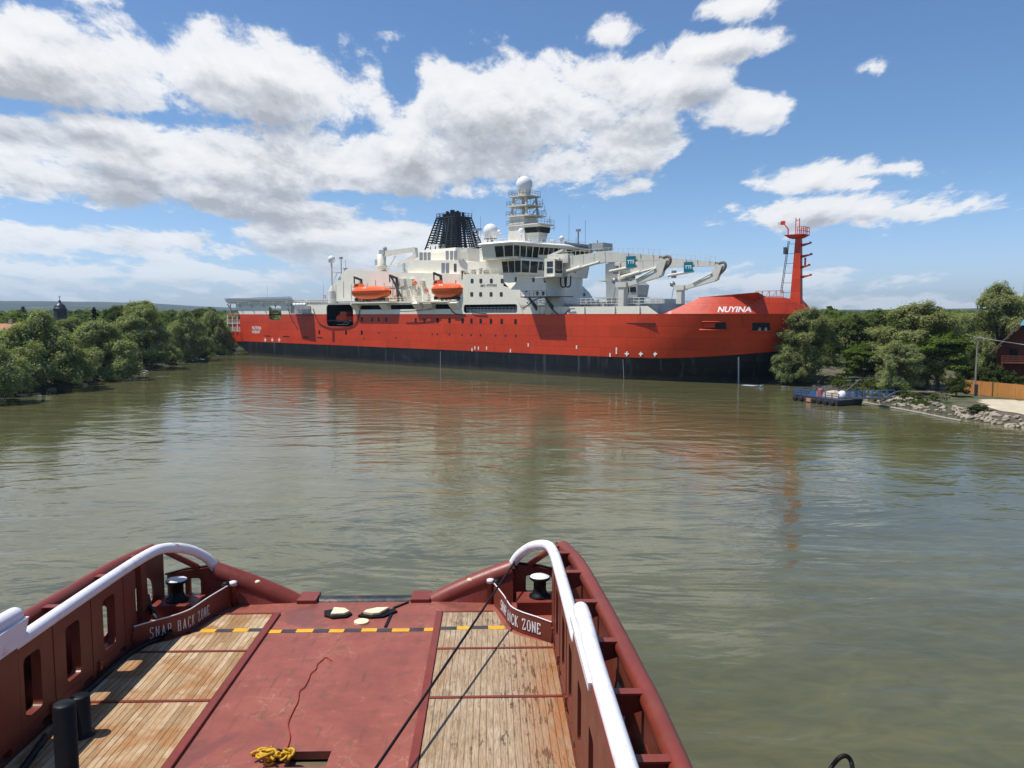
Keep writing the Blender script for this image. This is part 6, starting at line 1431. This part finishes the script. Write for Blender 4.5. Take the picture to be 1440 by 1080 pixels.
# utility pole with two cables
pp = at_depth(1371, 551, 100); pp.z = float(ground_z(pp.x, pp.y)); ptop = at_depth(1371, 474, 100).z - pp.z
po = empty('utility_pole', pp); tag(po, 'thin grey utility pole in front of the timber fence with cables to the right', 'utility pole')
q = MB(); q.tube([(0, 0, -.3), (0, 0, ptop)], [.12, .08], 10); q.build('pole', paint('pole_grey', (.26, .24, .20), .85, .2, 1), po)
q = MB(); q.bar((-.5, 0, ptop - .15), (.5, 0, ptop - .15), .1, .1); q.ball((-.4, 0, ptop), .09); q.ball((.4, 0, ptop), .09); q.build('crossarm', M_STEEL, po)
q = MB(); q.box(-.2, .2, -.32, -.12, 0, 1.5); q.build('meter_box', M_DGREY, po)
pe = at_depth(1640, 500, 90) - pp
for k in (0, 1):
    q = MB(); a = Vector((.3 - .4 * k, 0, ptop - .05)); pts = []
    for i in range(13):
        t = i / 12; p = a.lerp(pe + Vector((0, 0, .35 * k)), t); p.z -= .9 * math.sin(math.pi * t) * .6; pts.append(p)
    q.tube(pts, .03, 6); q.build('cable', paint('cable_grey', (.35, .35, .34), .6), po)
# timber A-frame house at the frame edge
hp = at_depth(1436, 545, 112); hp.z = float(ground_z(hp.x, hp.y)); H_ = at_depth(1437, 452, 112).z - hp.z
ho = empty('timber_house', hp, R(-33)); tag(ho, 'dark red timber house with a steep roof and pale blue ridge tip', 'house')
q = MB(); q.plate([(-3.2, 0), (3.2, 0), (3.2, H_ - 4.2), (0, H_ - .35), (-3.2, H_ - 4.2)], [], (0, .6, 0), (1, 0, 0), (0, 0, 1), -7.5); q.build('wall', M_HOUSE, ho)
for s in (-1, 1):
    q = MB(); q.plate([(0, 0), (6.3, 0), (6.3, 9.4), (0, 9.4)], [], (0, -.9, H_), (s * 4.0, 0, -4.85), (0, 1, 0), .18 * s); q.build('roof', paint('roof_brown', (.11, .06, .045), .75, .2, 1.2), ho)
q = MB(); q.loft([[(-.6, -1.0, H_ - .55), (.6, -1.0, H_ - .55), (.6, .1, H_ - .55), (-.6, .1, H_ - .55)], [(-.03, -.9, H_ + .5), (.03, -.9, H_ + .5), (.03, -.1, H_ + .5), (-.03, -.1, H_ + .5)]], closed=True); q.build('ridge_tip', paint('pale_blue', (.20, .50, .62), .5), ho)
q = MB(); q.box(-2.6, 3.4, -1.6, .58, 3.3, 3.45)
for k in range(9): q.box(-2.6 + k * .72, -2.5 + k * .72, -1.6, -1.52, 3.45, 4.4)
for z in (3.7, 4.0, 4.3): q.box(-2.6, 3.4, -1.62, -1.56, z, z + .14)
for x in (-2.5, .4, 3.3): q.box(x - .1, x + .1, -1.6, -1.4, -.2, 3.3)
q.build('balcony', paint('balcony_red', (.16, .045, .025), .7, .2, 1), ho)
for x in (-1.7, .5):
    q = MB(); q.box(x, x + 1.1, .55, .62, 3.9, 5.3); q.build('window', M_GLASS, ho)
# blue pontoon with rails and gangway
pa, pb_ = at(1138, 563, .1), at(1203, 572, .1)
pc = (pa + pb_) / 2 + Vector((.2, 1.9, 0)); ang = math.atan2(pb_.y - pa.y, pb_.x - pa.x); Lp = (pb_ - pa).length; pc.z = 0
po2 = empty('pontoon', pc, ang); tag(po2, 'blue railed pontoon with tyres along its side, moored at the right bank', 'pontoon')
h_ = Lp / 2
q = MB(); q.loft([[(-h_ * .93, -1.9, -.4), (h_ * .93, -1.9, -.4), (h_ * .93, 1.9, -.4), (-h_ * .93, 1.9, -.4)], [(-h_, -2, .55), (h_, -2, .55), (h_, 2, .55), (-h_, 2, .55)], [(-h_, -2, .72), (h_, -2, .72), (h_, 2, .72), (-h_, 2, .72)]], closed=True); q.box(-h_, h_, -2, 2, .66, .73); q.build('hull', paint('pontoon_hull', (.035, .04, .05), .6, .3, 1, (.22, .10, .06), .5), po2)
q = MB()
for y in (-1.9, 1.9):
    for z in (.95, 1.2, 1.5): q.bar((-h_, y, z), (h_, y, z), .07, .07)
    for k in range(8): x = -h_ + Lp * k / 7; q.bar((x, y, .72), (x, y, 1.54), .09, .09)
for z in (.95, 1.2, 1.5): q.bar((-h_, -1.9, z), (-h_, 1.9, z), .07, .07)
q.box(-h_ * .25, h_ * .02, -1.95, -1.9, 1.0, 1.5); q.build('railing', M_BLUE, po2)
for k in range(7):
    q = MB(); x = -h_ * .9 + k * h_ * .28
    if k == 2:
        q.box(x - .1, x + h_ * .36, -2.12, -2.0, .1, .55); q.build('side_plate', paint('plate_pink', (.50, .22, .15), .7, .2, 2), po2); continue
    q.lathe([(.16, -.1), (.30, -.09), (.36, 0), (.30, .09), (.16, .1)], 0, 0, 14); o = q.build('tyre', T_RUB, po2); o.rotation_euler = (R(90), 0, 0); o.location = (x, -2.12, .32)
q = MB(); gp = Vector((h_ + .0, .8, 0)); q.bar((h_ - .5, 1.0, .85), (h_ + 3.4, 2.9, 1.2), 1.2, .18); q.build('gangway', paint('gangway_dark', (.06, .07, .09), .6), po2)
q = MB()
for off in (-.55, .55):
    for z in (.5, .9): q.bar((h_ - .5, 1.0 + off, .85 + z), (h_ + 3.4, 2.9 + off, 1.2 + z), .06, .06)
    for k in range(6): t = k / 5; q.bar((h_ - .5 + 3.9 * t, 1.0 + 1.9 * t + off, .9 + .35 * t), (h_ - .5 + 3.9 * t, 1.0 + 1.9 * t + off, 1.8 + .35 * t), .06, .06)
q.build('gangway_rail', M_BLUE, po2)
def gear(name, mb, mat, x, y, z, label, cat):
    c, s = math.cos(ang), math.sin(ang); o = mb.build(name, mat, None, 0, pc + Vector((x * c - y * s, x * s + y * c, z))); o.rotation_euler = (0, 0, ang); return tag(o, label, cat)
q = MB(); q.loft([[(-1.2, -.6, 0), (1.3, -.6, 0), (1.3, .7, 0), (-1.2, .7, 0)], [(-1.1, -.5, .5), (.8, -.5, .75), (.9, .5, .6), (-1.0, .6, .45)], [(-.5, -.2, .8), (.5, -.2, .95), (.5, .2, .9), (-.5, .3, .75)]], closed=True); gear('tarpaulin', q, paint('tarp_tan', (.55, .42, .26), .8, .2, 3), .7, .2, .73, 'tan tarpaulin covering a load on the blue pontoon', 'tarpaulin')
q = MB(); q.loft([[(-.5, -.4, 0), (.5, -.4, 0), (.5, .4, 0), (-.5, .4, 0)], [(-.35, -.3, .7), (.35, -.3, .75), (.3, .3, .7), (-.35, .3, .6)]], closed=True); q.ball((0, 0, .8), .34, .3, .2, 10, 6); gear('sack', q, paint('sack_red', (.45, .12, .06), .8, .2, 3), -.9, -.3, .73, 'reddish sack beside the tarpaulin on the pontoon', 'sack')
q = MB(); q.lathe([(.0, 0), (.45, .02), (.5, .3), (.46, .75), (.3, .9), (.12, .95)], 0, 0, 14); gear('barrel', q, M_DOME, 2.1, .4, .73, 'white rounded drum under the tilted ladder on the pontoon', 'drum')
q = MB(); q.bar((0, 0, 0), (1.7, .6, 1.7), .5, .08); gear('ramp_board', q, M_STEEL, 2.3, .6, 1.5, 'grey board tilted up from the pontoon towards the trees', 'board')
q = MB(); q.loft([[(-.8, -.5, 0), (.8, -.5, 0), (.8, .5, 0), (-.8, .5, 0)], [(-.5, -.3, .6), (.4, -.3, .5), (.4, .3, .55), (-.5, .3, .65)]], closed=True); gear('bundle', q, paint('bundle_grey', (.42, .42, .36), .8, .3, 4), -1.9, .2, .73, 'greyish bundle at the far left end of the pontoon', 'bundle')
# mooring boom lying along the water
q = MB(); q.tube(smooth_path([at(x, y, .06) for x, y in ((1212, 565.5), (1245, 571.5), (1290, 580), (1330, 588), (1352, 592))], 5), .13, 8); tag(q.build('floating_pipe', paint('pipe_grey', (.28, .26, .22), .8, .2, 1.5)), 'long thin pipe floating along the rocky right shore', 'pipe')
for a, c, l in (((1150, 535, 3.0), (1178, 531, 2.4), 'leaning bare log on the shaded bank left of the pontoon'), ((1238, 562, .8), (1282, 553, 1.4), 'dead branch lying on the shaded right bank')):
    q = MB(); pa_, pc_ = at(a[0], a[1] + 3, .8), at(c[0], c[1] + 3, .8); m_ = (pa_ + pc_) / 2 + Vector((0, 0, .8)); q.tube(smooth_path([pa_, m_, pc_ + Vector((0, 0, .3))], 5), [.14] * 5 + [.10] * 6, 7); tag(q.build('dead_log', M_BARK), l, 'log')
# open boats
def open_boat(name, p0, p1, mats, label, h=.75):
    c = (p0 + p1) / 2; L = (p1 - p0).length; o = empty(name, (c.x, c.y, 0), math.atan2(p1.y - p0.y, p1.x - p0.x)); tag(o, label, 'boat'); W_ = max(.8, L * .14)
    q = MB(); rows = []
    for k in range(11):
        t = -1 + k / 5; w_ = W_ * max(.06, 1 - abs(t) ** (2.4 if t > 0 else 5) * (1 if t > 0 else .35)); sh_ = h + .35 * max(0, t) ** 2
        rows.append([(t * L / 2 * .94, 0, -.15), (t * L / 2 * .97, -w_ * .7, -.05), (t * L / 2, -w_, sh_), (t * L / 2, -w_ + .08, sh_), (t * L / 2 * .95, -w_ * .6, .12), (t * L / 2 * .95, w_ * .6, .12), (t * L / 2, w_ - .08, sh_), (t * L / 2, w_, sh_), (t * L / 2 * .97, w_ * .7, -.05)])
    q.loft(rows, closed=True); q.build('hull', mats[0], o)
    for k in range(3):
        q = MB(); x = (-.6 + .5 * k) * L / 2; q.box(x - .15, x + .15, -W_ * .9, W_ * .9, h - .18, h - .12); q.build('bench', mats[1], o)
    q = MB(); q.box(L * .28, L * .44, -W_ * .5, W_ * .5, h + .02, h + .12); q.build('foredeck', mats[1], o); return o
M_BOATD = paint('boat_dark', (.03, .05, .045), .6, .3, 1); M_PALE = paint('boat_pale', (.52, .55, .52), .6, .15, 1.5)
open_boat('moored_boat', at(239, 508.5, .1), at(293, 509.5, .1), (M_BOATD, M_PALE), 'long dark boat with pale foredeck moored below the left bank trees')
open_boat('rowing_boat', at(300, 499, .1), at(312, 496, .1), (M_PALE, M_BOATD), 'small pale rowing boat at the left shore near the ship\'s stern', .4)
open_boat('rowing_boat', at(1044, 541.5, .1), at(1074, 543.5, .1), (paint('boat_blue', (.42, .48, .56), .5, .1, 1), M_PALE), 'pale blue grey boat lying under the dark bow', .12)
# church tower, house roofs and a chimney on the left
tp = at_depth(85, 446, 330); tz = float(ground_z(tp.x, tp.y)); tp.z = tz; k = 330 / FPX
ct = empty('church_tower', tp); tag(ct, 'dark domed church tower with a cross above the left trees', 'tower'); zz = lambda y: at_depth(85, y, 330).z - tz
M_TOW = paint('tower_dark', (.055, .05, .05), .7, .25, .4); M_TIN = paint('tower_tin', (.05, .052, .056), .4, .2, .5, metal=.5)
q = MB(); q.lathe([(2.5, 0), (2.5, zz(436)), (2.65, zz(435.5)), (2.4, zz(435))], 0, 0, 12, False); q.build('drum', M_TOW, ct)
q = MB(); q.lathe([(2.7, zz(435.2)), (2.75, zz(434)), (2.3, zz(433.2)), (2.2, zz(431)), (1.7, zz(428.5)), (.9, zz(426.6)), (.5, zz(425.6)), (.55, zz(423.5)), (.2, zz(421.8)), (.05, zz(420.5))], 0, 0, 16); q.build('dome', M_TIN, ct)
q = MB(); q.bar((0, 0, zz(421)), (0, 0, zz(416)), .16, .16); q.bar((-.6, 0, zz(417.6)), (.6, 0, zz(417.6)), .14, .14); q.build('cross', M_TIN, ct)
for a in range(6):
    q = MB(); q.box(-.35, .35, -2.56, -2.45, zz(443), zz(437.5)); o = q.build('window', M_DARK, ct); o.rotation_euler = (0, 0, a * math.pi / 3 + .3)
def cottage(px, py_eave, py_ridge, dep, w_, d_h, wallm, roofm, label, rz):
    p = at_depth(px, py_eave, dep); g = float(ground_z(p.x, p.y)); e_ = p.z - g; rd = at_depth(px, py_ridge, dep).z - g
    o = empty('cottage', (p.x, p.y, g), rz); tag(o, label, 'house')
    q = MB(); q.plate([(-d_h, 0), (d_h, 0), (d_h, e_), (0, rd - .15), (-d_h, e_)], [], (-w_, 0, 0), (0, 1, 0), (0, 0, 1), 2 * w_); q.build('wall', wallm, o)
    for s in (-1, 1):
        q = MB(); L_ = math.hypot(d_h + .4, rd - e_ + .2); q.plate([(0, -w_ - .4), (L_, -w_ - .4), (L_, w_ + .4), (0, w_ + .4)], [], (0, 0, rd), (0, s * (d_h + .4), -(rd - e_ + .2)), (1, 0, 0), .15 * -s); q.build('roof', roofm, o)
    q = MB(); q.box(w_ * .3, w_ * .3 + .6, -.3, .3, rd - .6, rd + .9); q.build('chimney', wallm, o); return o
M_TILE = paint('roof_tile', (.42, .19, .10), .8, .2, 1.5); M_PLAS = paint('plaster', (.55, .50, .42), .85, .1, .6)
cottage(2, 465, 456, 170, 5, 4, M_PLAS, M_TILE, 'low house with an orange tiled roof at the left frame edge', .25)
cottage(113, 458.5, 455, 210, 4.5, 3.5, M_PLAS, paint('roof_pale', (.55, .52, .47), .7, .1, 1), 'low house with a pale flat looking roof beyond the willow mounds', -.1)
p = at_depth(33, 447, 260); g = float(ground_z(p.x, p.y)); q = MB(); q.tube([(0, 0, 0), (0, 0, at_depth(33, 431, 260).z - g)], [.55, .42], 10); q.tube([(0, 0, at_depth(33, 433, 260).z - g), (0, 0, at_depth(33, 431.5, 260).z - g)], .52, 10); tag(q.build('chimney_stack', M_TOW, None, 0, (p.x, p.y, g)), 'dark slim chimney stack left of the domed tower', 'chimney')

# ------------------------------------------------------------------ summer haze between here and the hills
q = MB(); q.box(-7000, 7000, -600, 6500, -60, 200)
m_haze = bpy.data.materials.new('haze_air'); m_haze.use_nodes = True; b = NB(m_haze.node_tree); out = b.n('OutputMaterial')
pv = b.n('VolumePrincipled', {'Color': (.54, .76, 1.0), 'Density': 0.00009, 'Anisotropy': .25}); b.nt.links.new(pv.outputs[0], out.inputs['Volume'])
tag(q.build('haze', m_haze), kind='stuff')
